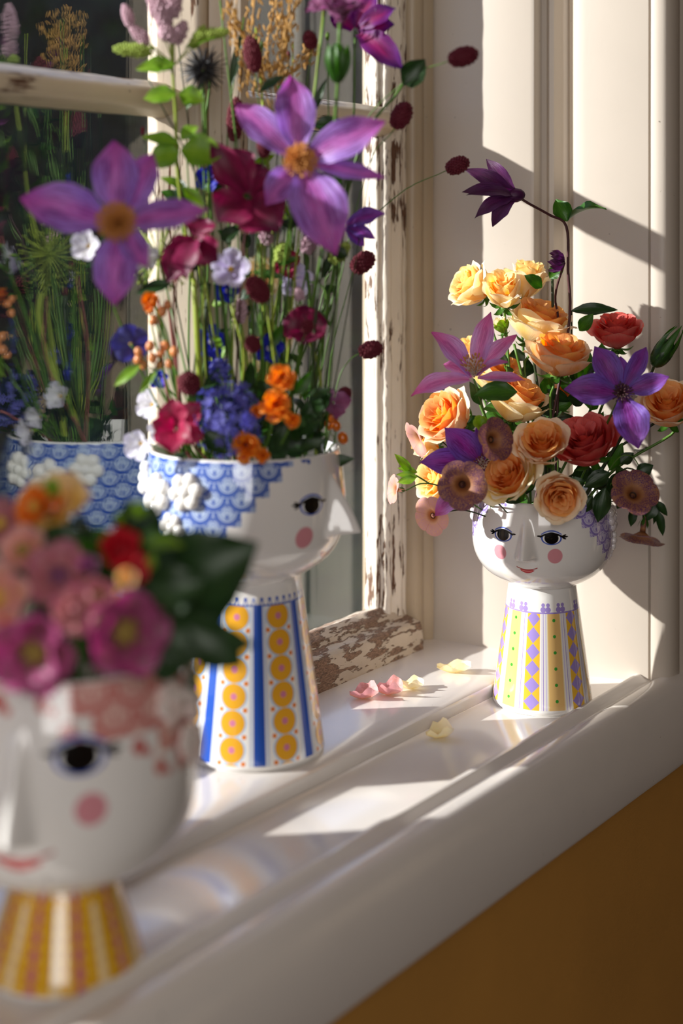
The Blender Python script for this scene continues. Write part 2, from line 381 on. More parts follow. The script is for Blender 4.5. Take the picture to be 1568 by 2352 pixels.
# garden outside
n = NT('garden_ground'); f = n.noise(n.obj(), 3, 4); n.set('Base Color', n.mix(f.sm(.3, .7), lin('#2c3319'), lin('#3f4a22'))); n.set('Roughness', .9); M_ground = n.m
g = G(); g.box(-30, 40, .35, 60, -1.6, -1.5); struct(g.build('ground', M_ground, smooth=False))
def hedge(name, label, x0, x1, y0, h0, cols, nleaf, seed):
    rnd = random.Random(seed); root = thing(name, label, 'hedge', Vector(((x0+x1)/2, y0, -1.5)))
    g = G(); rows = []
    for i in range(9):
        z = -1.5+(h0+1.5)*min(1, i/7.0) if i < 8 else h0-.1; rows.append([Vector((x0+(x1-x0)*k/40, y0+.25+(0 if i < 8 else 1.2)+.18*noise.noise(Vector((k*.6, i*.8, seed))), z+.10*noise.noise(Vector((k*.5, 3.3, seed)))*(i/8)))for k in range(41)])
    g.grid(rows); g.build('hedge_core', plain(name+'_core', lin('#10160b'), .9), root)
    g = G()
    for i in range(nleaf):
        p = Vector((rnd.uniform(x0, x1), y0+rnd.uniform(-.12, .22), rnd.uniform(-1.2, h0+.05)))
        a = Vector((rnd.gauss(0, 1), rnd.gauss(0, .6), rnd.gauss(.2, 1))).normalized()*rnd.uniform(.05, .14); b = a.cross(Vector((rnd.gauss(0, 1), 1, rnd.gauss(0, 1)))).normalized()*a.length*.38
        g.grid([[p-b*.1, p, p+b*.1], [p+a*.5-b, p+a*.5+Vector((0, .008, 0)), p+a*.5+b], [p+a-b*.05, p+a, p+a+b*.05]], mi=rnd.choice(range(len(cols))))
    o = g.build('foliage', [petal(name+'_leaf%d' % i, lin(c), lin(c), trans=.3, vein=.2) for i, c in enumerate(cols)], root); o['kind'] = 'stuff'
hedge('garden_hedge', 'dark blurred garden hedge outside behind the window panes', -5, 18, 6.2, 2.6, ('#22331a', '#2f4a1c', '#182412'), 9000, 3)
# ------------------------------------------------------------------ vases
def interp(pts, t):
    """smooth profile: pts [(x,r)], catmull over index"""
    n_ = len(pts)-1; f = t*n_; i = min(int(f), n_-1); f -= i
    p = lambda k: Vector(pts[max(0, min(n_, k))])
    a, b, c, d = p(i-1), p(i), p(i+1), p(i+2)
    return .5*((2*b)+(-a+c)*f+(2*a-5*b+4*c-d)*f*f+(-a+3*b-3*c+d)*f**3)
def porcelain(n, col):
    n.set('Base Color', col); n.set('Roughness', .10); n.set('Specular IOR Level', .55); n.set('Coat Weight', .6); n.set('Coat Roughness', .03)
WHITE = lin('#e9e6e2')
def head_mat(name, S, Rh, hair, hair2, fz, eye_a, eye_z, cheek_a, cheek_z, mouth_z, hz0, k=1.0, ck=None, mk=None, hb=None):
    """painted face: a = distance round the head from the nose line, z = height. k scales the painting"""
    n = NT(name); u, v = n.uv(); a = (u-.5)*(2*pi*Rh); z = v*fz; aa = a.abs()
    c = n.mix(0.0, WHITE, WHITE)
    # hair: fish scales
    wd = .021*k
    Y = z/(wd*.5); iy = Y.floor(); odd = (iy*.5).fract()*1.0
    Xs = a/wd+odd; px = Xs.fract()-.5; cx = ((Xs.floor()+.5-odd)*wd).abs(); py = (1-Y.fract())*.5; D = hyp(px, py)
    px2 = (Xs+.5).fract()-.5; D2 = hyp(px2, .5-py); inn = D.lt(.5)
    D = inn*D+(1-inn)*(D2+.16)
    cz = (iy+1)*(wd*.5)
    hs, h0 = hb or (1.05, .0560*k); bnd = ((fz-cz)*hs+h0)          # hairline
    hm = cx.gt(bnd)*z.gt(hz0)
    ring = D.sm(.34, .37)*D.sm(.49, .46)
    blob = hyp(px*1.5, py-.16).lt(.085, .02)
    c = n.mix(hm, c, hair2)
    thin = (D-.27).abs().lt(.018, .008)
    c = n.mix(hm*(ring.max(blob)).max(thin*.6), c, hair)
    near = cx.gt(bnd-wd*.85)*(1-cx.gt(bnd))*z.gt(hz0-.004)
    dots = (hyp(px, py-.25).lt(.17, .02)).max(hyp(px-.22, py-.4).lt(.09, .02))
    c = n.mix(near*dots, c, hair)
    # cheek
    c = n.mix(hyp(aa-cheek_a, (z-cheek_z)*1.0).lt(.0082*(ck or k), .0005)*.8, c, lin('#cf6a7c'))
    # eye
    ex = (aa-eye_a)/k; ez = (z-eye_z)/k
    blue = lin('#3b58b8')
    arc1 = ez-(.0068-ex*ex*32.)
    c = n.mix(arc1.abs().lt(.0007, .0003)*ex.abs().lt(.0112, .0006), c, blue)
    c = n.mix((arc1+.0022).abs().lt(.0012, .0005)*ex.abs().lt(.0105, .001)*.45, c, lin('#8fb0e6'))
    el = hyp(ex/.0104, (ez+.0012)/.0066)
    low = ez.lt(.002)
    c = n.mix(el.lt(1.0, .03)*low, c, lin('#f4f4f4'))
    c = n.mix((el-1.0).abs().lt(.085, .02)*ez.lt(.001), c, blue)
    c = n.mix(hyp(ex/.0077, (ez+.0010)/.0064).lt(1.0, .02), c, lin('#0e0c0c'))
    spark = n.noise(n.vec(a*900/k, z*900/k), 1.0, 2).gt(.66)
    c = n.mix(hyp((ex+.001)/.0042, (ez-.0004)/.0028).lt(1.0, .05)*spark*.3, c, lin('#b89a4a'))
    lid = ez-(.0038-ex*ex*24.)
    c = n.mix(lid.abs().lt(.0011, .0002)*ex.abs().lt(.0125, .0003), c, lin('#0e0c0c'))
    for (dx, dz, ang, ln) in ((.0135, .0016, .35, .0030), (.0150, .0004, .05, .0034), (.0138, -.0012, -.4, .0026)):
        q1 = (ex-dx)*cos(ang)+(ez-dz)*sin(ang); q2 = (ez-dz)*cos(ang)-(ex-dx)*sin(ang)
        c = n.mix(hyp(q1/ln, q2/.0009).lt(1.0, .08), c, lin('#0e0c0c'))
    c = n.mix(hyp((ex+.0132)/.0026, (ez-.0010)/.0009).lt(1.0, .08), c, lin('#0e0c0c'))
    # mouth
    mk = mk or k; mx = a/mk; mz = (z-mouth_z)/mk-mx*mx*20.
    c = n.mix((mz+.0012).abs().lt(1.0).max(0)*0+((mz+.0012).abs()-(.0024-mx*mx*30.)).lt(0., .0002)*mx.abs().lt(.0088, .0002), c, lin('#c3202e'))
    c = n.mix((mz-.0006).abs().lt(.0006, .0002)*mx.abs().lt(.0122, .0003), c, lin('#a3151f'))
    c = n.mix((mz+.0010).abs().lt(.00045, .0002)*mx.abs().lt(.0060, .0003), c, lin('#e88a80'))
    porcelain(n, c); return n.m
def stripe_center(u, n_, off=0.0):
    """signed angle-fraction inside one of n_ repeats, -.5...5"""
    return (u*n_+off).fract()-.5
def neck_mat(name, kind, H, ztop, r0, r1):
    n = NT(name); u, v = n.uv(); z = v*H; c = n.mix(0.0, WHITE, WHITE)
    rr = r0+(r1-r0)*0; rad = (v*(r1-r0))+r0
    below = z.lt(ztop, .0002)*z.gt(.0062)
    if kind == 'blue':
        s = stripe_center(u, 8, .70)      # blue stripes at s = 0
        sa = s.abs(); arc = sa*(2*pi/8)*rad
        blue = lin('#2c56b4'); pale = lin('#a9c3e2')
        yz = (z-.0085)/.0245; row = yz.fract()-.5
        s2 = (s+1.0).fract()-.5; so_ = (s2.abs()-0.0)    # circle columns at s = +-.5
        cs = (.5-sa)*(2*pi/8)*rad*1.0
        D = hyp(cs*1.08, row*.0265)
        colm = sa.gt(.185)
        c = n.mix(colm*below*D.lt(.0148, .0003), c, pale)
        c = n.mix(colm*below*D.lt(.0130, .0003), c, lin('#e0a32c'))
        c = n.mix(colm*below*D.lt(.0034, .0003), c, lin('#c87898'))
        tri = hyp(cs-.0118, (row.abs()-.5)*.0245).lt(.0022, .0004)
        c = n.mix(colm*below*tri, c, lin('#dd7a2a'))
        c = n.mix(below*sa.lt(.105, .004), c, blue)
        c = n.mix(below*(sa-.135).abs().lt(.008, .004), c, pale)
        c = n.mix(below*(sa-.165).abs().lt(.005, .003), c, lin('#6f8fc8'))
        kn = stripe_center(u, 40)*(2*pi/40)*rad; col_ = blue; kh = .0058
        c = n.mix(hyp(kn, z-ztop-kh).lt(.0017, .0002), c, col_)
        c = n.mix((hyp(kn, (z-ztop)*1.1).sm(.0040, .0044)*hyp(kn, (z-ztop)*1.1).sm(.0056, .0052)*0)+(kn.abs()-(ztop+kh-z)*.42).abs().lt(.0005, .0002)*z.gt(ztop)*z.lt(ztop+kh, .0002), c, col_)
        c = n.mix((z-ztop).abs().lt(.0007, .0002), c, col_)
    if kind == 'lilac':
        lil = lin('#9a86c8'); pl = lin('#cdc3e4')
        s = stripe_center(u, 6, .5); sa = s.abs()        # diamonds at s=0, yellow at +-.5
        arc = sa*(2*pi/6)*rad; arcy = (.5-sa)*(2*pi/6)*rad
        W = rad*.165
        inner = arc._op('LESS_THAN', W)
        row = ((z-.006)/.0178).fract()-.5
        dm = (arc/W+row.abs()*2)
        c = n.mix(below*inner, c, lin('#e8b63a'))
        c = n.mix(below*inner*dm.lt(1.0, .02), c, lil)
        sep = (row.abs()*2-arc/W*.35).gt(.93)*inner
        c = n.mix(below*sa.gt(.5-.155), c, lin('#e2ba76'))
        c = n.mix(below*(sa-.335).abs().lt(.007, .004), c, lin('#ecd9a0'))
        c = n.mix(below*(sa-.295).abs().lt(.010, .004), c, pl)
        c = n.mix(below*(sa-.235).abs().lt(.008, .004), c, lil)
        c = n.mix(below*(sa-.200).abs().lt(.005, .003), c, pl)
        dz_ = (z-.0075)/.0172; rw = (dz_.fract()-.5)*.0172
        c = n.mix(below*z.lt(ztop-.002)*hyp(arcy, rw).lt(.0018, .0002), c, lin('#3f9a3a'))
        for (f_, w_) in ((.235, 1.0), (.36, 1.0)):
            kn = (sa-f_)*(2*pi/6)*rad
            c = n.mix(hyp(kn, z-ztop-.0085).lt(.0021, .0002).max(hyp(kn, (z-ztop-.0035)).lt(.0031, .0002)), c, lil)
        c = n.mix((z-ztop).abs().lt(.0008, .0002), c, lil)
    if kind == 'yellow':
        och = lin('#d69c1e'); 
        scal = (stripe_center(u, 44)*2).abs()
        top = ztop-scal*scal*.003
        on = (z-top).lt(0.0, .0002)*z.gt(.0045)
        c = n.mix(on, c, och)
        s = stripe_center(u, 10, .15); sa = s.abs()
        c = n.mix(on*z.lt(ztop-.008)*sa.lt(.09, .01), c, lin('#e6cfa2'))
        c = n.mix(on*(sa-.125).abs().lt(.012, .006), c, lin('#f0c040'))
        rw = ((z/.0085).fract()-.5).abs()*2
        c = n.mix(on*(sa-.22).abs().lt(.035, .008)*rw.lt(.5, .1), c, lin('#b8760a'))
        c = n.mix(on*(sa-.22).abs().lt(.055, .004)*rw.gt(.6)*.8, c, lin('#ecc948'))
        pk = (.5-sa)*8; rw2 = ((z/.0115).fract()-.5).abs()*2
        c = n.mix(on*(pk+rw2*.6).lt(.85, .06), c, lin('#b85a78'))
        c = n.mix(on*(sa-.37).abs().lt(.010, .005), c, lin('#f3d04a'))
    porcelain(n, c); return n.m
def vase(label, cx, cy, z0, S, face, prof, neckp, nose, hmat, nmat, clumps, relief_mat, Rh, zrim, hoff=Vector((0, 0, 0))):
    """face: world angle of the facing direction. prof: outside of the head (z,r) bottom to rim"""
    loc = Vector((cx, cy, z0)); root = thing('face_vase', label, 'vase', loc)
    def pt(th, r, z): return loc+Vector((r*cos(face+th), r*sin(face+th), z))
    NS = 180
    # neck
    rows = []; m = 64
    for i in range(m+1):
        q = interp(neckp, i/m); rows.append([pt(-pi+2*pi*k/NS, q[1], q[0]) for k in range(NS+1)])
    g = G(); g.grid(rows); H = neckp[-1][0]
    # uv by true height
    k = 0; newuv = []
    zs = [interp(neckp, i/m)[0]/H for i in range(m+1)]
    for i in range(m):
        for kk in range(NS): newuv.append(((kk/NS, zs[i]), ((kk+1)/NS, zs[i]), ((kk+1)/NS, zs[i+1]), (kk/NS, zs[i+1])))
    g.uv = newuv
    g.build('neck', nmat, root)
    # head, outside then lip then inside
    nz0, nz1, nlen, nwid, ncut = nose
    def rad(th, z, r):
        if abs(th) > .8 or z > nz1 or z < nz0-.012*S: return r
        t = (nz1-z)/(nz1-nz0); x = abs(th)*r
        if t <= 1: L = nlen*(t**1.05); w_ = nwid*(.34+.66*t)
        else: f_ = (z-(nz0-ncut))/ncut; f_ = max(0, min(1, f_)); L = nlen*f_*f_*(3-2*f_); w_ = nwid
        q = max(0.0, 1-x/w_)
        q = q*q*(3-2*q)*.55+q*.45
        return r+L*q
    rows = []; zsu = []
    M = 130
    ths = []
    for kk in range(NS+1):      # denser near the nose
        t = -1+2*kk/NS; ths.append(pi*(t*.55+.45*t**3))
    for i in range(M+1):
        q = interp(prof, i/M); rows.append([pt(th, rad(th, q[0], q[1]), q[0])+hoff for th in ths]); zsu.append(q[0]/zrim)
    zr, rr = prof[-1]; wall = .0032*S
    for (dz, dr) in ((.0012*S, -.0006*S), (.0016*S, -.0018*S), (.0008*S, -wall), (-.006*S, -wall-.0005*S), (-.03*S, -wall), (-.06*S, -wall-.012*S), (-.078*S, -.035*S), (-.084*S, -rr+.002)):
        rows.append([pt(th, max(.001, (rad(th, min(zr, zr+dz), rr) if dz > -.01*S else rr)+dr), zr+dz)+hoff for th in ths]); zsu.append(1.0)
    g = G(); g.grid(rows); newuv = []
    us = [.5+t/(2*pi) for t in ths]
    for i in range(len(rows)-1):
        va, vb = (zsu[i], zsu[i+1]) if i < M else (0, 0)
        for kk in range(NS):
            newuv.append(((us[kk], va), (us[kk+1], va), (us[kk+1], vb), (us[kk], vb)))
    g.uv = newuv
    g.build('head', hmat, root)
    # relief flowers in clumps at both temples
    def surf(th, z):
        for i in range(200):
            q = interp(prof, i/200)
            if q[0] >= z: break
        q2 = interp(prof, max(0, i/200-.02)); dz = q[0]-q2[0]; dr = q[1]-q2[1]
        nrm = Vector((cos(face+th)*dz, sin(face+th)*dz, -dr)); nrm.normalize()
        return pt(th, q[1], q[0])+hoff, nrm
    for side in (1, -1):
        for (th, z, s, ph) in clumps:
            p, nn = surf(side*th, z); f_ = frame(p-nn*.001*S, nn); g = G()
            for kk in range(6):
                a_ = ph+2*pi*kk/6; cpt = f_@Vector((cos(a_)*s*.62, sin(a_)*s*.62, s*.10)); g.ball(cpt, s*.40, 10, 7, axis=nn, k=(1, 1, .75))
            g.ball(f_@Vector((0, 0, s*.20)), s*.34, 10, 7, axis=nn, k=(1, 1, .8))
            g.build('relief_flower', relief_mat, root)
    return root, surf
def relmat(name, col, c2=None):
    n = NT(name); col2 = c2 or col
    f_ = n.noise(n.obj(), 60, 2); porcelain(n, n.mix(f_.sm(.4, .6)*.4, col, col2)); return n.m
fa = lambda deg: math.atan2((R*sin(radians(deg))-F*cos(radians(deg))).y, (R*sin(radians(deg))-F*cos(radians(deg))).x)
def prof_scaled(S): return [(z*S, r*S) for z, r in ((.1345, .0375), (.1385, .0440), (.1430, .0530), (.1500, .0630), (.1590, .0710), (.1700, .0765), (.1820, .0790), (.1950, .0795), (.2090, .0785), (.2230, .0768), (.2350, .0745))]
def neck_scaled(S, b=.0563): return [(z*S, r*S) for z, r in ((.0, .001), (.0, .050), (.0008, .0545), (.003, .0562), (.007, .0560), (.03, .0528), (.06, .0486), (.09, .0444), (.12, .0402), (.133, .0385), (.139, .0392))]
CLUMP = lambda S, k=1.: [(t*k, z*S, s*S, p) for t, z, s, p in ((1.72, .2135, .0150, .2), (2.22, .2080, .0190, .6), (2.66, .2160, .0140, .1), (1.98, .1830, .0125, .9), (2.35, .1720, .0105, .4), (1.95, .1690, .0085, .1), (2.55, .1860, .0110, .5))]
# vase with the bright bouquet by the reveal
S1 = 1.0
hm1 = head_mat('head_lilac', 1, .079, lin('#8b79bd'), lin('#c9c0dd'), .235, .0275, .2020, .0315, .1815, .1640, .150)
nm1 = neck_mat('neck_lilac', 'lilac', .139, .110, .0563, .0385)
v1loc = P(1245, 1609, 1.682); v1loc.z = 0; v1loc.y = max(v1loc.y, -.0570)
def clumpset(S): return [(t, z*S, s*S, p) for t, z, s, p in ((1.62, .2120, .0150, .2), (2.02, .2070, .0165, .6), (2.42, .2150, .0140, .1), (1.78, .1850, .0115, .9), (2.12, .1770, .0120, .4), (1.86, .1680, .0080, .1))]
v1, surf1 = vase('white porcelain face vase with lilac and yellow striped neck, standing by the right reveal', v1loc.x, v1loc.y, .0, 1, fa(-20.5), prof_scaled(1), neck_scaled(1),
     (.1795, .222, .0215, .0135, .006), hm1, nm1, clumpset(1), relmat('relief_lilac', lin('#e6dfdc'), lin('#cfc0d0')), .079, .235)
S2 = 1.27
hm2 = head_mat('head_blue', S2, .079*S2, lin('#2d50a8'), lin('#a9b9d6'), .235*S2, .0275*S2, .2020*S2, .0340*S2, .1775*S2, .1600*S2, .165*S2, k=S2)
nm2 = neck_mat('neck_blue', 'blue', .139*S2, .154, .0563*S2, .0385*S2)
v2loc = P(580, 1720, 1.478); v2loc.z = .018
v2, surf2 = vase('tall white porcelain face vase in profile with blue scallop hair and blue striped neck', v2loc.x, v2loc.y, .0182, S2, fa(63), prof_scaled(S2), neck_scaled(S2),
     (.1790*S2, .222*S2, .0235*S2, .0135*S2, .006*S2), hm2, nm2, clumpset(S2), relmat('relief_white', lin('#efece6')), .079*S2, .235*S2, R*-.008)
# low planter in front
p3 = [(.0700, .0350), (.0730, .0480), (.0790, .0640), (.0890, .0780), (.1030, .0880), (.1210, .0940), (.1420, .0965), (.1640, .0960), (.1860, .0935), (.2080, .0895), (.2280, .0850)]
n3 = [(.0, .001), (.0, .050), (.0008, .0555), (.003, .0572), (.006, .0572), (.02, .0530), (.04, .0462), (.06, .0395), (.070, .0360), (.074, .0370)]
hm3 = head_mat('head_pink', 1, .096, lin('#c4706c'), lin('#deb4aa'), .228, .0430, .1840, .0500, .1475, .1130, .150, k=1.65, ck=1.35, mk=2.1, hb=(1.9, .022))
nm3 = neck_mat('neck_yellow', 'yellow', .074, .0665, .0572, .036)
v3loc = P(149, 2200, 1.079)
v3, surf3 = vase('blurred foreground face planter with pink painted hair and short yellow striped neck', v3loc.x, v3loc.y, .0, 1, fa(-9), p3, n3,
     (.1300, .205, .019, .0155, .008), hm3, nm3, [(t-.48, z*1.03, s*1.1, p) for t, z, s, p in ((1.75, .196, .0150, .2), (2.15, .190, .0165, .6), (2.5, .20, .0140, .1), (1.92, .165, .0115, .9), (2.25, .155, .0120, .4))], relmat('relief_pink', lin('#e2d6cf'), lin('#d6a89e')), .096, .228)
# ------------------------------------------------------------------ flower building
SHAPE = {
 'clem': ((0, .30), (.12, .46), (.32, .86), (.52, 1), (.70, .88), (.84, .56), (.93, .24), (.97, .10), (1, .03)),
 'leaf': ((0, .06), (.1, .45), (.28, .92), (.45, 1), (.65, .82), (.82, .48), (.93, .2), (1, .02)),
 'long': ((0, .12), (.15, .6), (.35, .95), (.55, 1), (.75, .8), (.9, .42), (1, .03)),
 'round': ((0, .16), (.18, .5), (.42, .86), (.64, 1), (.82, .90), (.93, .62), (1, .25)),
 'obo': ((0, .10), (.2, .32), (.45, .66), (.7, 1), (.86, .95), (.95, .65), (1, .3)),
 'spike': ((0, .9), (.3, 1), (.6, .7), (.85, .3), (1, .05))}
def shp(k, t):
    s = SHAPE[k]
    for i in range(len(s)-1):
        if t <= s[i+1][0]:
            f = (t-s[i][0])/(s[i+1][0]-s[i][0]); f = f*f*(3-2*f)*.4+f*.6; return s[i][1]+(s[i+1][1]-s[i][1])*f
    return s[-1][1]
def blade_rows(p0, p1, W, nrm, arch=.1, cup=.15, kind='clem', ruf=.0, twist=0.0, seed=0, nv=11, nu=7, mid=.04, curl=0.0):
    """rows of a blade from p0 to p1. nrm: the side its face looks to; arch: bow of the spine; cup: sides raised"""
    p0, p1 = Vector(p0), Vector(p1); a = p1-p0; L = a.length; ah = a.normalized(); nrm = (nrm-ah*nrm.dot(ah))
    nrm = nrm.normalized() if nrm.length > 1e-5 else ah.orthogonal().normalized()
    rows = []
    for i in range(nv+1):
        t = i/nv; c = p0+a*t+nrm*(arch*L*4*t*(1-t)) - nrm*curl*L*max(0, t-.6)**2*4
        tw = twist*t; sd = nrm.cross(ah); sd = Matrix.Rotation(tw, 3, ah)@sd; n_ = Matrix.Rotation(tw, 3, ah)@nrm
        w_ = W*.5*shp(kind, t); row = []
        for j in range(nu+1):
            x = -1+2*j/nu
            h = cup*W*.5*x*x*shp(kind, t) - mid*W*.5*math.exp(-(x*3.2)**2) + mid*.6*W*.5*cos(x*9)*(1-abs(x))
            rf = ruf*W*.5*(abs(x)**2)*sin(t*13+seed*1.7+x*1.3)+ruf*.6*W*.5*abs(x)*noise.noise(Vector((t*5, x*2, seed*3.1)))
            row.append(c+sd*(w_*x*(1+ruf*.25*sin(t*17+seed*2+(3 if x > 0 else 0))))+n_*(h+rf))
        rows.append(row)
    return rows
def blade(name, parent, mat, *a, **k):
    g = G(); g.grid(blade_rows(*a, **k)); return g.build(name, mat, parent)
# --- colours
m_ros_y = petal('rose_yellow_outer', lin('#f6dc8a'), lin('#fbeec2'), lin('#fff4d8'), trans=.38, vein=.10, ridge=14, veinc=lin('#efc560'))
m_ros_yi = petal('rose_yellow_inner', lin('#f3b040'), lin('#f8cf74'), lin('#fbe4a4'), trans=.45, vein=.12, ridge=14, veinc=lin('#e08a20'))
m_ros_p = petal('rose_peach_outer', lin('#eeb268'), lin('#f7d9ab'), lin('#fbe9cb'), trans=.36, vein=.12, ridge=14, veinc=lin('#e49650'))
m_ros_pi = petal('rose_peach_inner', lin('#e4802a'), lin('#f0a048'), lin('#f7be78'), trans=.45, vein=.15, ridge=14, veinc=lin('#c8601a'))
m_ros_c = petal('rose_coral_outer', lin('#d64a48'), lin('#e25e58'), lin('#ec8a80'), trans=.34, vein=.15, ridge=14, veinc=lin('#a01c2c'))
m_ros_ci = petal('rose_coral_inner', lin('#bc303a'), lin('#d04a4a'), lin('#e06c62'), trans=.4, vein=.2, ridge=14, veinc=lin('#7a0e20'))
m_cl = petal('clematis_violet', lin('#8a3c98'), lin('#7a58b4'), lin('#8c4cac'), trans=.38, vein=.6, ridge=16, veinc=lin('#571a62'), bmp=.8)
m_cm = petal('clematis_mauve', lin('#d07cc0'), lin('#cda2e0'), lin('#cc68ac'), trans=.42, vein=.6, ridge=22, veinc=lin('#98408a'), bmp=.8)
m_cd = petal('clematis_dark', lin('#561e4e'), lin('#5e2c60'), lin('#48203e'), trans=.25, vein=.5, ridge=16, veinc=lin('#2c0e30'), bmp=.8)
m_cmag = petal('clematis_magenta', lin('#8e1a5e'), lin('#6e1e70'), lin('#5c2484'), trans=.35, vein=.5, ridge=16, veinc=lin('#4a0c38'), bmp=.8)
m_crim = petal('crimson_petal', lin('#a01e46'), lin('#b8365c'), lin('#8c163c'), trans=.36, vein=.35, ridge=10, veinc=lin('#6a0c2c'))
m_cdk = petal('dark_crimson_petal', lin('#6c1236'), lin('#8a1c4a'), lin('#5e0e3a'), trans=.36, vein=.4, ridge=12, veinc=lin('#440820'))
m_mauve = petal('dusty_mauve_petal', lin('#8e5276'), lin('#a46c92'), lin('#7c3c68'), trans=.4, vein=.4, ridge=14)
m_lil = petal('pale_lilac_petal', lin('#b4a4d0'), lin('#cfc6e4'), lin('#ddd8ee'), trans=.42, vein=.25, ridge=12, veinc=lin('#8c7cb4'))
m_wht = petal('white_petal', lin('#e8e4ee'), lin('#f2f0f4'), lin('#e6e2f4'), trans=.4, vein=.2, ridge=12, veinc=lin('#b8b0cc'))
m_blu = petal('delphinium_blue_petal', lin('#2a2eb4'), lin('#3a40cc'), lin('#2420a0'), trans=.42, vein=.3, ridge=12)
m_blm = petal('pansy_indigo_petal', lin('#3c3a78'), lin('#4a4a90'), trans=.3, vein=.6, ridge=14)
m_pnk = petal('hellebore_pink_petal', lin('#7c4a50'), lin('#98406c'), lin('#ac5084'), trans=.28, vein=.4, ridge=12, veinc=lin('#7c2450'))
m_pk2 = petal('blush_pink_petal', lin('#b46c70'), lin('#c88a8c'), lin('#b0607c'), trans=.32, vein=.3, ridge=12)
m_cream = petal('cream_yellow_petal', lin('#e8b64a'), lin('#f0d488'), lin('#f2d2a8'), trans=.4, vein=.2, ridge=12, veinc=lin('#c8882a'))
m_red = petal('red_petal', lin('#b41424'), lin('#cc2434'), trans=.35, vein=.3)
m_org = petal('orange_petal', lin('#d84a0e'), lin('#f07a1c'), lin('#f29a30'), trans=.4, vein=.3, ridge=8, veinc=lin('#b02a08'))
m_peach_s = petal('peach_pink_petal', lin('#e6a878'), lin('#e2a6a8'), lin('#e8b4b0'), trans=.45, vein=.3, ridge=10, veinc=lin('#cc8468'))
m_lf = petal('leaf_green', lin('#3c6a1e'), lin('#2f5a1a'), lin('#3f6c22'), trans=.3, vein=.3, ridge=10, veinc=lin('#5c8a34'), rough=.35)
m_lfd = petal('leaf_dark', lin('#24401a'), lin('#1c3416'), trans=.18, vein=.3, ridge=10, veinc=lin('#3c5c2a'), rough=.35)
m_lfy = petal('leaf_bright', lin('#7aa42a'), lin('#6c9a24'), lin('#8cae3a'), trans=.42, vein=.3, ridge=10, veinc=lin('#a4c24c'), rough=.4)
m_stem = plain('stem_green', lin('#4f7424'), .45)
m_stemy = plain('stem_yellow_green', lin('#8c9c34'), .45)
m_stemd = plain('stem_dark', lin('#2e3c1c'), .5)
m_stemp = plain('stem_purple_brown', lin('#4c2a2c'), .5)
m_stemr = plain('stem_rosy', lin('#8c4c48'), .45)
m_ant = plain('anther_tan', lin('#cc8c48'), .6)
m_fil = plain('filament_pale', lin('#e8d6c8'), .5)
m_antd = plain('anther_dark', lin('#4c2c30'), .6)
m_burn = plain('burnet_burgundy', lin('#651626'), .7)
m_bery = plain('berry_peach', lin('#d88a52'), .3, .5); m_bero = plain('berry_orange', lin('#c86414'), .25, .6)
m_straw = plain('straw_gold', lin('#b88a44'), .6); m_mintf = plain('mint_flower_pink', lin('#c4a0ac'), .7)
m_minty = plain('mint_bud_green', lin('#9cb04c'), .7); m_all = petal('allium_violet', lin('#4a48a8'), lin('#7c7ccc'), trans=.35, vein=.2)
m_thist = plain('dark_seed', lin('#2c2a2c'), .5, .6)
m_ctr = plain('yellow_centre', lin('#c8a23c'), .6); m_ctro = plain('olive_centre', lin('#8c7434'), .7)
# --- stems
def stem(parent, pts, r, mat, name='stem', n=6, r1=None):
    g = G(); g.tube(pts, [r, r if r1 is None else r1] if len(pts) == 2 or r1 is not None else r, n=n); return g.build(name, mat, parent)
def mouth(vs, px=0.0, dz=-.035, k=.5):
    """a point inside the opening of a vase; px shifts it to the right of the photograph"""
    c, rz, rr = vs; return c+R*px+Z*(rz+dz)
VS1 = (Vector((v1loc.x, v1loc.y, 0)), .235, .070); VS2 = (Vector((v2loc.x, v2loc.y, 0))-R*.008, .318, .088); VS3 = (Vector((v3loc.x, v3loc.y, 0)), .228, .08)
def inside(vs, c, f=.55, dz=-.03):
    o, rz, rr = vs; h = Vector((c.x-o.x, c.y-o.y, 0)); 
    if h.length > rr*f: h = h.normalized()*rr*f
    return Vector((o.x, o.y, rz+dz))+h*.8
# --- roses
def rose_meshes(seed, N, openn, topk, cupk):
    out = []; rnd = random.Random(seed)
    for i in range(N):
        t = i/(N-1); ph = i*2.399+rnd.uniform(-.2, .2); Rm = .09+.91*t**.92*openn; hw = (1.35-.62*t)*(.9+.2*rnd.random())
        top = topk*(.52-.34*t*t)+rnd.uniform(-.05, .05); cr = (.05+.42*max(0, t-.55)*cupk+(.10 if t < .5 else 0))*rnd.uniform(.6, 1.4); rows = []
        nv, nu = 8, 8
        for a in range(nv+1):
            s = a/nv; row = []
            for b in range(nu+1):
                x = -1+2*b/nu; wdt = min(1.0, .30+1.15*s)*(1-.42*max(0, s-.72)/.28) if s > .72 else min(1.0, .30+1.15*s)
                an = ph+x*hw*wdt
                r = .10+(Rm-.10)*sin(pi/2*min(1, s*1.25))**.85
                z = -.82+(top+.82)*s-(.16*x*x)*(s**3)
                e = max(0, s-.70)/.30
                r += cr*e*e*(1.1-x*x*.5)+.025*sin(x*5+i)*e; z -= cr*.55*e*e*e
                r *= 1+.035*noise.noise(Vector((x*2, s*2, i*1.3+seed)))
                r += .05*abs(x)*e*(1 if t > .4 else 0)
                z += .03*e*noise.noise(Vector((x*3.5, i*2.1, seed)))
                row.append(Vector((r*cos(an), r*sin(an), z)))
            rows.append(row)
        g = G(); g.grid(rows); o = g.build('petal', [m_ros_y]); me = o.data; bpy.data.objects.remove(o); out.append(me)
    return out
ROSES = {'open': rose_meshes(1, 30, 1.0, 1.0, 1.0), 'cup': rose_meshes(2, 26, .92, 1.25, .7), 'wide': rose_meshes(3, 34, 1.12, .75, 1.2), 'bud': rose_meshes(4, 20, .70, 1.35, .4)}
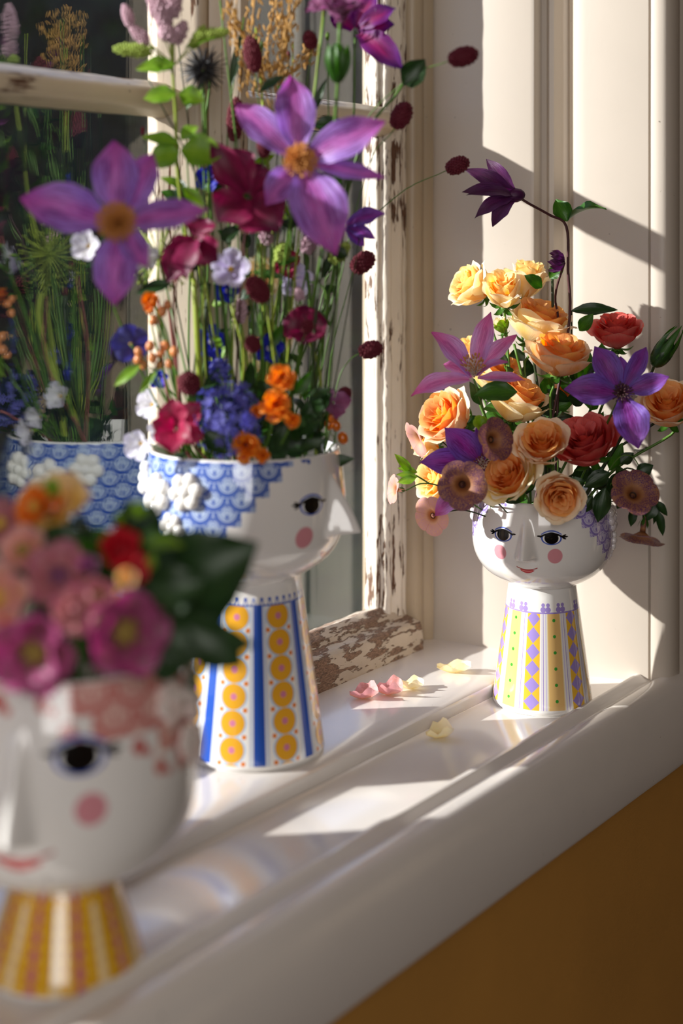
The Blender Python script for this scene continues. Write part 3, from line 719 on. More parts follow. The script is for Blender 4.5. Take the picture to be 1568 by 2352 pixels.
def mesh_of(g, name, mats):
    o = g.build(name, mats); me = o.data; bpy.data.objects.remove(o); return me
g = G(); g.ball((0, 0, -.92), .17, 10, 6, k=(1, 1, .95)); ME_hip = mesh_of(g, 'hip', [m_stem])
g = G(); g.grid(blade_rows((.12, 0, -.86), (.62, 0, -.78), .26, Vector((0, 0, 1)), -.25, .3, 'spike', .05, nv=6, nu=3)); ME_sepal = mesh_of(g, 'sepal', [m_lf])
def rose(label, px, py, d, rp, dr, kind, mo, mi, bend=0.3, leaves=((), ), spin=0.0, squash=1.0):
    c = P(px, py, d); s = rp*d/FPX*1.10; n_ = V(*dr).normalized(); b = inside(VS1, c)
    root = thing('rose', label, 'rose', b, 'roses in the bouquet by the right reveal')
    M = frame(c, n_, s=s)@Matrix.Rotation(spin, 4, 'Z')@Matrix.Diagonal((1, 1, squash, 1))
    ms = ROSES[kind]; N = len(ms)
    for i, me in enumerate(ms): place(me, 'petal', M, root, [mi if i < N*.62 else mo])
    place(ME_hip, 'hip', M, root)
    for k in range(5): place(ME_sepal, 'sepal', M@Matrix.Rotation(2*pi*k/5+.3, 4, 'Z'), root)
    q = c-n_*s*1.02; stem(root, [b, b+(q-b)*.45+Z*.01, q-n_*s*.5, q], .0017, m_stem, r1=.0014)
    for k in range(2):
        a = b+(q-b)*(.55+.2*k); dd = (V(random.uniform(-1, 1), random.uniform(-.2, .6), random.uniform(-.6, .8))).normalized()
        blade('leaf', root, m_lfd if k else m_lf, a, a+dd*random.uniform(.024, .036), random.uniform(.014, .020), V(0, .6, 1), .08, .15, 'leaf', .08, seed=k)
    return root
def stamens(root, c, n_, L, cnt, spread, mf, ma, seed=0, r=.0004):
    rnd = random.Random(seed); g = G()
    for i in range(cnt):
        a = i*2.399; q = sqrt((i+.5)/cnt)*spread; f_ = frame(c, n_)
        d_ = Vector((cos(a)*sin(q), sin(a)*sin(q), cos(q))); e = f_@(d_*L*rnd.uniform(.8, 1.1)); m_ = f_@(d_*L*.5+Vector((0, 0, L*.12)))
        g.tube([f_@(d_*L*.08), m_, e], r, n=4, smooth=False, mi=0); g.ball(e, r*2.4, 5, 3, mi=1, axis=(e-m_).normalized(), k=(1, 1, 2.2))
    return g.build('stamens', [mf, ma], root)
def clematis(label, cx, cy, d, petals, nd, mat, vs, sten=None, L=.010, cnt=46, spread=.9, mf=None, ma=None, path=None, smat=None, name='clematis', scale=1.0, group=None, sr=.0012):
    """petals: (tip px, tip py, depth difference, width px, arch, twist)"""
    c = P(cx, cy, d); n_ = V(*nd).normalized(); b = inside(vs, c)
    root = thing(name, label, 'flower', b, group)
    for i, pt_ in enumerate(petals):
        tx, ty, dd, wd, ar = pt_[:5]; tw = pt_[5] if len(pt_) > 5 else 0
        t = P(tx, ty, d+dd); q = c+(t-c)*.07
        blade('petal', root, mat, q, t, wd*d/FPX, n_+((t-c).normalized()*-.0), ar, .18, 'clem', .10, tw, seed=i+cx, nv=16, nu=8, mid=.09, curl=.03)
    if L: stamens(root, c, n_, L, cnt, spread, mf or m_fil, ma or m_ant, seed=int(cx))
    pts = [b]+([P(*q) for q in path] if path else [b+(c-b)*.5-n_*.015])+[c-n_*.002]
    stem(root, pts, sr, smat or m_stem)
    return root
def radial(name, label, cx, cy, d, rp, nd, n_pet, wk, tilt, shape, mat, vs, cup=.3, arch=.08, ctr=None, ctr_r=.18, seed=0, path=None, smat=None, sr=.0010, ruf=.12, st=None, group=None, cat='flower', lay=1, back=0.0, P_=P):
    c = P_(cx, cy, d); s = rp*d/FPX; nn = V(*nd).normalized(); b = inside(vs, c)
    root = thing(name, label, cat, b, group); f_ = frame(c, nn)@Matrix.Rotation(seed*1.3, 4, 'Z')
    for l in range(lay):
        tl = tilt+l*.35; k_ = 1-.22*l
        g = G(); g.grid(blade_rows((.05*s, 0, 0), (cos(tl)*s*k_, 0, sin(tl)*s*k_), wk*s*k_, Vector((-sin(tl), 0, cos(tl))), arch, cup, shape, ruf, seed=seed+l, nv=8, nu=6))
        me = mesh_of(g, 'petal', [mat])
        for i in range(n_pet): place(me, 'petal', f_@Matrix.Rotation(2*pi*(i+.5*l)/n_pet, 4, 'Z'), root)
    if ctr is not None:
        g = G(); g.ball(f_@Vector((0, 0, ctr_r*s*.6)), ctr_r*s, 8, 5)
        for i in range(14):
            a = i*2.4; g.ball(f_@Vector((cos(a)*ctr_r*s, sin(a)*ctr_r*s, ctr_r*s*(.5+.3*(i % 3)))), ctr_r*s*.28, 5, 3)
        g.build('centre', ctr, root)
    if back:
        g = G(); g.ball(f_@Vector((0, 0, -back*s*.5)), back*s, 8, 6, axis=nn, k=(.45, .45, 1)); g.build('calyx', m_lfy, root)
    pts = [b]+([P_(*q) for q in path] if path else [b+(c-b)*.5-nn*.008])+[c-nn*(.001+back*s)]
    stem(root, pts, sr, smat or m_stem)
    return root
# burnet heads
def burnet_mesh():
    g = G(); rnd = random.Random(5)
    g.ball((0, 0, 0), .86, 10, 8, k=(.62, .62, 1))
    for i in range(150):
        z = 1-2*(i+.5)/150; a = i*2.399; r = sqrt(1-z*z); p = Vector((cos(a)*r*.62, sin(a)*r*.62, z))*.95; g.ball(p*rnd.uniform(.95, 1.06), rnd.uniform(.085, .12), 5, 3)
    return mesh_of(g, 'flower_head', [m_burn])
ME_burn = burnet_mesh()
def burnet(label, cx, cy, d, lp, ax, path, vs=None, smat=None, fat=1.0, P_=P):
    vs = vs or VS2; c = P_(cx, cy, d); a = V(*ax).normalized(); s = lp*d/FPX/2; pts = [P_(*q) for q in path]
    b = inside(vs, c) if not path or path[0][1] < 1040 else pts[0]
    root = thing('burnet_flower', label, 'flower', b, 'burgundy burnet heads among the wild flowers')
    M = Matrix.Translation(c)@a.to_track_quat('Z', 'Y').to_matrix().to_4x4()@Matrix.Diagonal((s*fat, s*fat, s, 1)); place(ME_burn, 'flower_head', M, root)
    stem(root, [b]+pts+[c-a*s*.9], .0008, smat or m_stem, r1=.0005, n=5)
    return root
def Pm(px, py, d):
    """a point of the tall bouquet, kept on the room side of the panes"""
    dm = .985/(.5835+.8121*(784-px)/FPX); return P(px, py, min(d, dm))
# calibrachoa bells
def bell_mesh():
    rows = []; n_ = 60
    for i in range(13):
        v = i/12; row = []
        for k in range(n_):
            a = 2*pi*k/n_; lob = .86+.14*abs(sin(2.5*a))**.55; rho = (.10+.90*v**.9)*(1 if v < .3 else 1+(lob-1)*(v-.3)/.7)
            z = -.42*(1-v)**2.2+.035*sin(5*a+pi/2)*v*v-.05*v**4
            row.append(Vector((rho*cos(a), rho*sin(a), z)))
        rows.append(row)
    g = G(); g.grid(rows, closed=True)
    return g
def bellmat(name, net, base, thr):
    n = NT(name); u, v = n.uv(); gp = n.n.new('ShaderNodeTexCoord'); 
    vd = n.vor(gp.outputs['Object'], 15., 'DISTANCE_TO_EDGE'); rv = n.noise(n.vec(u*26, v*1.5), 1, 2)
    c = n.mix(vd.sm(.03, .10)*v.sm(.12, .5), net, base)
    c = n.mix(rv.sm(.55, .62)*.5, c, net)
    star = ((u*5+.0).fract()-.5).abs().sm(.47, .5)
    c = n.mix(star*.35, c, thr); c = n.mix(v.sm(.30, .06), c, thr); c = n.mix(v.sm(.07, .01), c, lin('#2c1810'))
    n.set('Base Color', c); n.set('Roughness', .6); n.bump(vd, .3, .0006)
    tr = n.n.new('ShaderNodeBsdfTranslucent'); n.link(c, tr.inputs[0]); mx = n.n.new('ShaderNodeMixShader'); mx.inputs[0].default_value = .3
    n.link(n.b.outputs[0], mx.inputs[1]); n.link(tr.outputs[0], mx.inputs[2]); n.link(mx.outputs[0], n.out.inputs[0]); return n.m
m_bell = bellmat('calibrachoa_brown', lin('#b07a48'), lin('#5c2c58'), lin('#7a4420'))
m_bell2 = bellmat('calibrachoa_peach', lin('#e4b088'), lin('#dba0a4'), lin('#b87040'))
ME_bell = mesh_of(bell_mesh(), 'corolla', [m_bell])
g = G(); g.tube([(0, 0, -.38), (0, 0, -.7), (0, 0, -1.05)], [.13, .11, .06], n=10); ME_tube = mesh_of(g, 'tube', [m_bell])
g = G()
for k in range(5): g.grid(blade_rows((.05*cos(k*1.257), .05*sin(k*1.257), -1.05), (.24*cos(k*1.257), .24*sin(k*1.257), -.60), .12, Vector((cos(k*1.257), sin(k*1.257), 0)), .05, .2, 'long', nv=5, nu=3))
ME_cal = mesh_of(g, 'calyx', [m_lf])
def trumpet(label, cx, cy, d, rp, nd, m=None, sq=(1, 1), spin=0, path=None, tb=True):
    c = P(cx, cy, d); nn = V(*nd).normalized(); s = rp*d/FPX; b = inside(VS1, c, .9)
    root = thing('trumpet_flower', label, 'flower', b, 'veined trumpet flowers of the right bouquet')
    M = frame(c, nn, s=s)@Matrix.Rotation(spin, 4, 'Z')@Matrix.Diagonal((sq[0], sq[1], 1, 1))
    place(ME_bell, 'corolla', M, root, [m or m_bell]); 
    if tb: place(ME_tube, 'tube', M, root, [m or m_bell]); place(ME_cal, 'calyx', M, root)
    q = c-nn*s*1.05; stem(root, [b]+([P(*k) for k in path] if path else [b+(q-b)*.6+Z*.01])+[q], .0008, m_stemd if not path else m_stem); return root
def leafs(root, lst, mat, d0=None, kind='leaf', P_=P):
    for i, (x0, y0, x1, y1, w_, d, nd) in enumerate(lst):
        blade('leaf', root, mat, P_(x0, y0, d), P_(x1, y1, d+nd[3] if len(nd) > 3 else d), w_*d/FPX, V(*nd[:3]), .06, .2, kind, .07, seed=i, nv=12, nu=6, mid=.10)
# ------------------------------------------------------------------ the rose bouquet by the reveal
Y_, YI = m_ros_y, m_ros_yi; PC, PI_ = m_ros_p, m_ros_pi; CO, CI = m_ros_c, m_ros_ci
rose('pale yellow rose turned left at the upper left of the bouquet', 1078, 655, 1.70, 54, (-.75, .45, .25), 'cup', Y_, YI)
rose('pale yellow rose facing forward at the top of the bouquet', 1155, 664, 1.655, 56, (-.12, .80, .62), 'bud', Y_, YI, squash=1.05)
rose('pale yellow rose standing upright behind the top one, beside the dark purple bud', 1212, 636, 1.72, 56, (.15, .95, .10), 'bud', Y_, YI)
rose('wide yellow cupped rose just under the three top roses', 1240, 735, 1.68, 76, (.25, .93, .22), 'cup', Y_, PI_, squash=.85)
rose('peach cupped rose in the middle of the bouquet, left of the violet clematis', 1287, 812, 1.63, 74, (.15, .93, .30), 'cup', PC, PI_, squash=.82)
rose('golden rose half hidden behind the mauve clematis', 1140, 850, 1.71, 62, (.3, .8, .4), 'cup', Y_, PI_)
rose('pale yellow rose peeping out above the mauve clematis centre', 1082, 805, 1.73, 44, (-.2, .9, .2), 'bud', Y_, YI)
rose('large peach rose turned to the window under the long magenta petal', 1022, 956, 1.64, 66, (-.72, .45, .45), 'cup', PC, PI_)
rose('peach yellow rose with a bright green leaf on its shoulder', 1190, 915, 1.66, 72, (.35, .85, .25), 'cup', Y_, PI_, squash=.9)
rose('coral red rose with curled sepal at the upper right of the bouquet', 1417, 757, 1.69, 57, (-.05, .93, .28), 'cup', CO, CI, squash=.9)
rose('large coral pink rose in the front of the bouquet, largest of the two red ones', 1345, 1014, 1.60, 72, (-.35, .80, .55), 'cup', CO, CI, squash=.92)
rose('apricot rose facing forward between the coral rose and the veined trumpet flower', 1245, 1018, 1.575, 60, (-.12, .70, .72), 'cup', PC, PI_, squash=.95)
rose('yellow rose with glowing orange heart low at the left front, over the vase rim', 1166, 1092, 1.575, 62, (-.52, .62, .60), 'open', Y_, PI_)
rose('orange rose hanging over the vase rim above the painted eye', 1286, 1143, 1.565, 45, (-.02, -.22, .97), 'wide', PC, PI_, spin=.8)
rose('peach rose cut by the right edge of the photo', 1533, 930, 1.63, 62, (-.20, .72, .60), 'cup', PC, PI_)
rose('pale yellow rose at the left edge behind the purple petals', 1003, 1098, 1.67, 58, (-.82, .25, .45), 'cup', Y_, YI)
rose('small pale yellow rose low at the left under the large peach rose', 975, 1020, 1.70, 40, (-.8, .3, .3), 'bud', Y_, YI)
rose('small peach rose deep in the bouquet behind the green stems', 1296, 905, 1.72, 40, (.2, .8, .4), 'bud', PC, PI_)
rose('green tinged yellow rose bud under the wide yellow rose', 1150, 745, 1.68, 24, (-.3, .9, .1), 'bud', m_lfy, Y_)
clematis('mauve clematis with pale stamens at the left of the rose bouquet', 1088, 868, 1.595,
    [(992, 762, .0, 62, .10), (1126, 716, .01, 52, .08), (1186, 768, .02, 44, .08), (944, 908, -.02, 56, .12), (1205, 872, -.01, 34, .05), (1018, 835, .015, 46, .10), (1165, 830, -.03, 30, .12)],
    (-.05, .75, .65), m_cm, VS1, L=.026, cnt=60, spread=.55)
clematis('violet clematis with dark heart at the right of the rose bouquet', 1427, 903, 1.575,
    [(1365, 795, .01, 66, .10), (1424, 818, .02, 48, .06), (1484, 796, .02, 44, .10), (1536, 865, -.01, 50, -.06), (1466, 1030, -.03, 84, .14), (1296, 893, -.01, 74, .12)],
    (-.05, .25, .95), m_cl, VS1, L=.012, cnt=44, spread=1.2, mf=m_antd, ma=m_antd)
clematis('purple clematis low at the left, half hidden behind the brown trumpet flowers', 1108, 1065, 1.60,
    [(1022, 984, -.02, 74, .08), (964, 1062, -.02, 66, .08), (1110, 960, .0, 44, .05), (1130, 1075, -.01, 30, .05), (1052, 1150, -.01, 50, .0)],
    (-.2, .35, .9), m_cl, VS1, L=.012, cnt=24, spread=.8, ma=m_stemr)
blade('petal', clematis('magenta clematis petal pair hanging down over the left vase rim', 1064, 1120, 1.59, [(998, 1185, .0, 42, .08), (1010, 1160, .01, 30, .05)], (-.1, .3, .9), m_cm, VS1, L=0), m_cm, P(1060, 1125, 1.585), P(1001, 1178, 1.58), .020, V(-.2, .4, .8), .1, .2)
# nodding dark clematis on its tall stem
root = clematis('nodding dark purple clematis on a tall arched stem above the roses', 1188, 450, 1.63,
    [(1066, 388, -.01, 40, .16), (1062, 440, -.025, 38, .14), (1090, 500, -.02, 38, .18), (1116, 365, .01, 36, .16), (1130, 520, .0, 40, .20), (1105, 405, .02, 40, .15), (1072, 447, -.035, 30, .14), (1140, 495, .02, 44, .2)],
    (-.35, .35, .85), m_cd, VS1, L=0, path=[(1302, 780, 1.66), (1304, 620, 1.655), (1300, 520, 1.65), (1262, 494, 1.645), (1215, 468, 1.635)], smat=m_stemp, sr=.0016)
g = G(); g.ball(P(1180, 449, 1.63), 22*1.63/FPX, 10, 7, axis=V(1, .1, 0).normalized(), k=(.8, .8, 1.2)); g.build('flower_base', m_cd, root)
blade('leaf', root, m_lf, P(1303, 508, 1.65), P(1392, 480, 1.63), .026, V(.1, 1, .35), .14, .45, 'leaf', .12, seed=3)
blade('leaf', root, m_lf, P(1303, 508, 1.65), P(1276, 458, 1.66), .022, V(-.3, .6, .6), .10, .4, 'leaf', .12, seed=5)
root = thing('clematis_bud', 'small closed dark purple clematis bud beside the tall stem', 'flower', inside(VS1, P(1280, 640, 1.67)))
for i in range(9):
    a = i*2.4; q = P(1296, 603, 1.66); dd = V(-.9, .15+.6*sin(a), .55*cos(a)).normalized()
    blade('petal', root, m_cd, q, q+dd*.021, .010, V(-.1, sin(a), cos(a)), .20, .3, 'clem', .1, seed=i)
stem(root, [parent_loc(root), P(1283, 780, 1.68), P(1275, 680, 1.675), P(1296, 603, 1.66)], .0013, m_stemp)
# trumpet flowers
trumpet('brown purple veined trumpet flower seen full face over the left vase rim', 1062, 1114, 1.535, 59, (-.05, .12, .99), spin=.25)
trumpet('brown purple veined trumpet flower turned sideways above the full faced one', 1141, 1009, 1.55, 54, (.55, .15, .80), sq=(.95, 1), spin=.9)
trumpet('brown veined trumpet flower drooping at the right, upper one of the pair', 1458, 1128, 1.575, 58, (.05, .55, .80), spin=.4)
trumpet('brown veined trumpet flower seen from the side at the right, lower one of the pair', 1472, 1243, 1.575, 54, (-.22, -.90, .35), spin=.1, path=[(1420, 1100, 1.60), (1470, 1170, 1.59)])
trumpet('peach pink trumpet flower hanging lowest at the left of the rose bouquet', 990, 1185, 1.60, 48, (-.25, .15, .9), m_bell2, sq=(.8, 1.0), spin=.5)
trumpet('pale pink trumpet flower at the far left, behind the yellow roses', 952, 1012, 1.66, 46, (-.75, -.35, .45), m_bell2, sq=(.7, 1), spin=.2)
trumpet('small pink and yellow trumpet flower floating out at the far left', 900, 1124, 1.62, 32, (-.93, .15, .35), m_bell2, sq=(1, 1.1), path=[(1040, 1130, 1.64), (975, 1110, 1.63)])
trumpet('green yellow opening trumpet bud above the sideways brown one', 1106, 972, 1.58, 26, (.2, .6, .7), m_lfy, sq=(.8, .9))
# greenery
root = thing('trailing_greenery', 'dark trailing leaves spilling over the right vase rim', 'foliage', P(1380, 1130, 1.63))
leafs(root, [(1400, 1085, 1340, 1120, 40, 1.60, (0, .5, 1)), (1430, 1080, 1395, 1150, 42, 1.61, (.1, .4, 1)), (1460, 1090, 1500, 1068, 34, 1.60, (0, .3, 1)), (1470, 1110, 1490, 1150, 36, 1.605, (.3, .3, 1)),
    (1390, 1120, 1372, 1200, 44, 1.60, (-.2, .2, 1)), (1340, 1110, 1335, 1060, 50, 1.66, (0, .2, 1)), (1455, 1165, 1448, 1210, 22, 1.60, (0, 0, 1)), (1500, 1145, 1478, 1200, 40, 1.59, (.2, .2, 1)), (1505, 1150, 1532, 1185, 20, 1.59, (.2, .1, 1)),
    (1508, 1170, 1522, 1232, 22, 1.59, (.2, .1, 1)), (1510, 1155, 1500, 1205, 16, 1.6, (.2, .1, 1)), (1425, 1065, 1455, 1040, 30, 1.63, (0, .5, .8)), (1385, 1075, 1360, 1100, 36, 1.63, (0, .5, .8)), (1415, 1110, 1450, 1090, 40, 1.62, (0, .5, .8)), (1360, 1140, 1330, 1180, 34, 1.62, (0, .5, .8))], m_lfd)
stem(root, [P(1380, 1130, 1.63), P(1440, 1075, 1.61), P(1500, 1120, 1.60), P(1505, 1160, 1.595)], .001, m_stemd)
stem(root, [P(1385, 1100, 1.63), P(1420, 1052, 1.60), P(1450, 1048, 1.60), P(1470, 1075, 1.60)], .0006, m_stem)
root = thing('bright_leaf_sprig', 'bright green sprig of small leaves sticking out at the far left', 'foliage', P(985, 1110, 1.64))
leafs(root, [(945, 1085, 905, 1042, 22, 1.62, (0, .5, 1)), (958, 1085, 912, 1075, 18, 1.62, (0, .6, .9)), (958, 1096, 910, 1090, 20, 1.615, (0, .6, .9)), (955, 1098, 912, 1108, 22, 1.61, (0, .4, 1))], m_lfy)
stem(root, [P(985, 1110, 1.64), P(955, 1092, 1.62)], .0009, m_stem)
root = thing('rose_leaf', 'glossy green leaf lying over the peach yellow rose under the mauve clematis', 'leaf', P(1180, 960, 1.66))
leafs(root, [(1188, 900, 1088, 908, 58, 1.585, (.05, .65, .8))], m_lf)
root = thing('long_leaf', 'long dark green leaf pointing right behind the coral red rose', 'leaf', P(1312, 780, 1.70)); leafs(root, [(1312, 714, 1418, 712, 32, 1.71, (0, .5, .9))], m_lfd); stem(root, [P(1312, 780, 1.70), P(1312, 714, 1.71)], .001, m_stemd)
root = thing('rose_bud', 'closed green rose bud on its stem at the far right', 'flower', inside(VS1, P(1500, 850, 1.64)))
c = P(1520, 812, 1.63); a = V(.55, .83, .1).normalized(); g = G(); g.ball(c, .0115, 10, 8, axis=a, k=(1, 1, 1.55)); g.build('hip', m_lfd, root)
for k in range(6):
    f_ = frame(c-a*.012, a); q0 = f_@Vector((.010*cos(k*1.05), .010*sin(k*1.05), .004)); q1 = f_@Vector((.004*cos(k*1.05), .004*sin(k*1.05), .046+.004*(k % 2)))
    blade('sepal', root, m_lf, q0, q1, .009, f_.to_3x3()@Vector((cos(k*1.05), sin(k*1.05), 0)), .08, -.3, 'spike', .1)
stem(root, [parent_loc(root), P(1440, 980, 1.66), P(1488, 875, 1.64), c-a*.014], .0022, m_stemd, r1=.0016)
root = thing('rose_foliage', 'dark green rose leaves filling the middle of the rose bouquet', 'foliage', inside(VS1, P(1290, 1000, 1.7), dz=.0))
rnd = random.Random(11)
for i in range(46):
    x = rnd.uniform(1010, 1440); y = rnd.uniform(860, 1130); d = rnd.uniform(1.66, 1.72); q = P(x, y, d); dd = V(rnd.gauss(0, 1), rnd.gauss(.3, .8), rnd.gauss(0, .4)).normalized()*rnd.uniform(.022, .036)
    blade('leaf', root, (m_lf, m_lfd, m_lfd)[i % 3], q, q+dd, rnd.uniform(.013, .020), V(rnd.gauss(0, .4), .4, 1), .08, .2, 'leaf', .08, seed=i, nv=8, nu=4)
for i, (x, y) in enumerate(((1355, 852), (1340, 880), (1250, 905), (1268, 940), (1380, 835), (1330, 760), (1262, 640), (1245, 660))):
    q = P(x, y, 1.69); blade('leaf', root, m_lf, q, q+V(rnd.gauss(0, 1), .6, .2).normalized()*.026, .016, V(0, .4, 1), .08, .2, 'leaf', .08, seed=i)
for i, (x0, y0, x1, y1) in enumerate(((1250, 1120, 1180, 790), (1255, 1120, 1215, 760), (1250, 1120, 1270, 870), (1260, 1120, 1268, 640), (1270, 1120, 1400, 830), (1300, 1100, 1520, 960), (1240, 1100, 1130, 760))):
    stem(root, [P(x0, y0, 1.68), P((x0+x1)/2+6, (y0+y1)/2, 1.69), P(x1, y1, 1.69)], .0016, m_stemd if i % 2 else m_stem)
# loose petals on the sill
def loose(label, x, y, lp, wd, nd, ang, mat, zs):
    d = (CAM.z-zs-.002)*FPX/(y-HOR); c = P(x, y, d); a = Vector((cos(ang), sin(ang), 0))
    g = G(); L = lp*d/FPX; g.grid(blade_rows(c-a*L/2+Z*.002, c+a*L/2+Z*.0035, wd*d/FPX, Vector((0, 0, 1)), -.16, .95, 'round', .18, seed=x, nv=10, nu=8))
    zm = min(v.z for v in g.v); g.v = [v+Z*(zs+.0002-zm) for v in g.v]
    return tag(g.build('fallen_petal', mat, origin=(c.x, c.y, zs)), label, 'petal')
az = math.atan2(R.y, R.x)
loose('pink fallen petal with a yellow tip, leftmost on the inner sill board', 836, 1600, 66, 60, None, az+.1, m_peach_s, .0183)
loose('pink fallen petal lying between the leftmost one and a yellow petal', 894, 1591, 62, 66, None, az-.2, m_peach_s, .0183)
loose('pale yellow fallen petal just behind the two pink ones', 942, 1578, 62, 46, None, az-.2, Y_, .0183)
loose('pale yellow fallen petal nearest to the reveal, alone in the sun', 1042, 1541, 78, 46, None, az-.1, Y_, .0183)
loose('yellow fallen petal standing up on the lower outer tray of the sill', 1010, 1690, 66, 62, None, az+.3, m_ros_y, .0003)
# ------------------------------------------------------------------ the tall wild bouquet
def cm(label, cx, cy, d, petals, nd, mat, **k):
    """clematis of the tall bouquet; points clamped in front of the panes"""
    dm = .965/(.5835+.8121*(784-min([cx]+[p[0] for p in petals]))/FPX); return clematis(label, cx, cy, min(d, dm), petals, nd, mat, VS2, **k)
m_cl2 = petal('clematis_bright_violet', lin('#c46cc0'), lin('#a880d4'), lin('#c05cb0'), trans=.46, vein=.75, ridge=14, veinc=lin('#702c80'), bmp=.9)
cm('large violet clematis with orange brown centre at the far left of the tall bouquet', 272, 515, 1.33,
    [(46, 455, -.02, 116, .14), (262, 322, .01, 110, .08), (352, 352, .02, 90, .08), (478, 482, -.03, 74, .10), (338, 612, -.02, 66, .05), (262, 702, -.02, 104, .10)],
    (.05, .20, .98), m_cl2, L=.021, cnt=150, spread=1.0, mf=m_ant, ma=m_ant, path=[(440, 1040, 1.43), (380, 760, 1.40), (300, 600, 1.36)], sr=.0014)
cm('large violet clematis with orange centre high in the middle of the tall bouquet', 688, 372, 1.36,
    [(668, 172, .02, 96, .10), (540, 238, .02, 80, .10), (884, 278, -.03, 92, .10), (886, 408, -.01, 42, .04), (770, 585, -.04, 132, .12), (610, 470, -.02, 76, .08)],
    (.08, .15, .98), m_cl2, L=.019, cnt=150, spread=1.0, mf=m_ant, ma=m_ant, path=[(600, 1040, 1.46), (640, 700, 1.43)], sr=.0014)
cm('violet clematis seen from the side behind the right of the tall bouquet', 790, 520, 1.47,
    [(884, 490, -.01, 48, .12), (862, 548, -.01, 34, .10), (836, 566, .0, 30, .10), (745, 470, .02, 50, .1)], (-.2, .5, .8), m_cl, L=0, path=[(650, 1040, 1.48), (760, 700, 1.48)])
cm('magenta clematis at the top of the tall bouquet, petals pointing right', 815, 70, 1.46,
    [(908, 18, -.01, 52, .10), (905, 55, .0, 60, .14), (862, -20, .0, 54, .08), (926, 160, -.03, 66, .16), (760, 20, .0, 60, .1)], (-.15, .3, .9), m_cmag, L=0, path=[(690, 1040, 1.47), (800, 400, 1.47)])
# folded crimson flowers
def folded(label, cx, cy, d, petals, nd, mat, **k): return cm(label, cx, cy, d, petals, nd, mat, L=0, **k)
folded('big dark magenta flower between the two large violet clematis', 570, 450, 1.38,
    [(484, 322, -.01, 66, .12), (520, 345, .02, 110, .14), (640, 530, -.02, 130, .18), (500, 510, -.02, 110, .16), (600, 375, .02, 80, .12), (640, 420, .02, 80, .12)], (-.1, .2, .95), m_cdk, path=[(540, 1040, 1.45), (550, 700, 1.42)], smat=m_stemp)
folded('dark crimson drooping flower below the left violet clematis', 450, 545, 1.37,
    [(384, 648, -.02, 84, .14), (430, 640, -.04, 70, .16), (500, 600, -.01, 80, .14), (470, 500, .01, 80, .1), (400, 590, .0, 70, .12)], (-.3, -.1, .9), m_cdk, path=[(430, 1040, 1.43), (404, 800, 1.40), (404, 650, 1.38)], smat=m_stemr)
folded('rose red open flower hanging over the left rim of the blue vase', 405, 985, 1.37,
    [(348, 968, -.01, 54, .10), (395, 915, .0, 70, .12), (460, 925, .0, 56, .10), (472, 1005, -.01, 50, .10), (392, 1040, -.03, 88, .14), (440, 1010, -.03, 66, .14)], (-.1, .1, .95), m_crim, smat=m_stemr)
folded('crimson bloom with a red seed head in front, right of the pot stems', 700, 752, 1.42,
    [(650, 735, .0, 76, .12), (752, 738, .0, 70, .12), (700, 790, -.01, 80, .14), (700, 700, .01, 60, .1)], (.05, .1, .98), m_cdk, smat=m_stem)
folded('small magenta flower at the right edge of the blue vase', 765, 925, 1.46,
    [(738, 895, .0, 40, .1), (808, 918, -.01, 46, .12), (770, 962, -.02, 50, .12), (745, 940, .0, 40, .1)], (.3, .2, .9), m_mauve, smat=m_stem)
folded('wine coloured small flower behind the pale lilac bells', 655, 605, 1.46, [(690, 590, .0, 44, .1), (640, 575, .0, 44, .1), (620, 620, .0, 40, .1), (670, 640, -.01, 40, .1)], (0, .4, .9), m_crim)
# top mauve bloom with green calyx
root = radial('mauve_bloom', 'dusty mauve ruffled bloom with a fat green calyx at the top of the photo', 780, 48, 1.37, 74, (.05, .85, .35), 5, .95, .75, 'round', m_mauve, VS2, ruf=.25, lay=2, seed=2, path=[(640, 1040, 1.46), (735, 600, 1.42), (772, 240, 1.38)], sr=.0016)
g = G(); g.ball(P(775, 145, 1.375), .0165, 12, 8, axis=Z, k=(.62, .62, 1.15)); g.build('calyx', m_lf, root)
for k in range(4): blade('sepal', root, m_lf, P(770+k*3, 190, 1.372), P(755+k*14, 100, 1.372-(.006 if k in (1, 2) else 0)), .009, V((k-1.5)*.5, .1, 1), .12, .3, 'long', .05)
radial('mauve_bloom', 'pale pink side of a mauve bloom left of the top magenta clematis', 745, 20, 1.40, 44, (-.5, .6, .5), 5, .9, .5, 'round', m_mauve, VS2, ruf=.2, seed=5, path=[(640, 1040, 1.46), (690, 500, 1.43)])
# pale bells
def bells(label, cx, cy, d, rp, nd, mat, seed, path=None): return radial('bell_flower', label, cx, cy, d, rp, nd, 5, .75, .55, 'obo', mat, VS2, ruf=.12, seed=seed, path=path, ctr=m_ctr, ctr_r=.10, back=.25, P_=Pm, group=None)
bells('white star shaped bell flower lowest at the left of the blue vase rim', 325, 1018, 1.40, 44, (-.4, -.1, .9), m_wht, 1)
bells('white bell flower just above the lowest one, by the left rim', 352, 930, 1.43, 42, (-.6, .2, .7), m_wht, 2)
bells('white bell flower behind the left violet clematis', 205, 565, 1.36, 44, (-.3, .1, .9), m_wht, 3, [(420, 1040, 1.43), (300, 800, 1.40)])
bells('pale lilac bell flower in the middle of the tall bouquet', 530, 618, 1.40, 56, (.0, .1, .95), m_lil, 4, [(520, 1040, 1.45), (530, 800, 1.43)])
bells('pale lilac bell flower right of the middle, behind thin stems', 672, 640, 1.47, 50, (.3, -.1, .9), m_lil, 5, [(600, 1040, 1.47), (650, 800, 1.47)])
bells('white bell flower on the left violet clematis shoulder', 330, 590, 1.38, 40, (.2, .1, .9), m_wht, 6, [(440, 1040, 1.43), (360, 800, 1.41)])
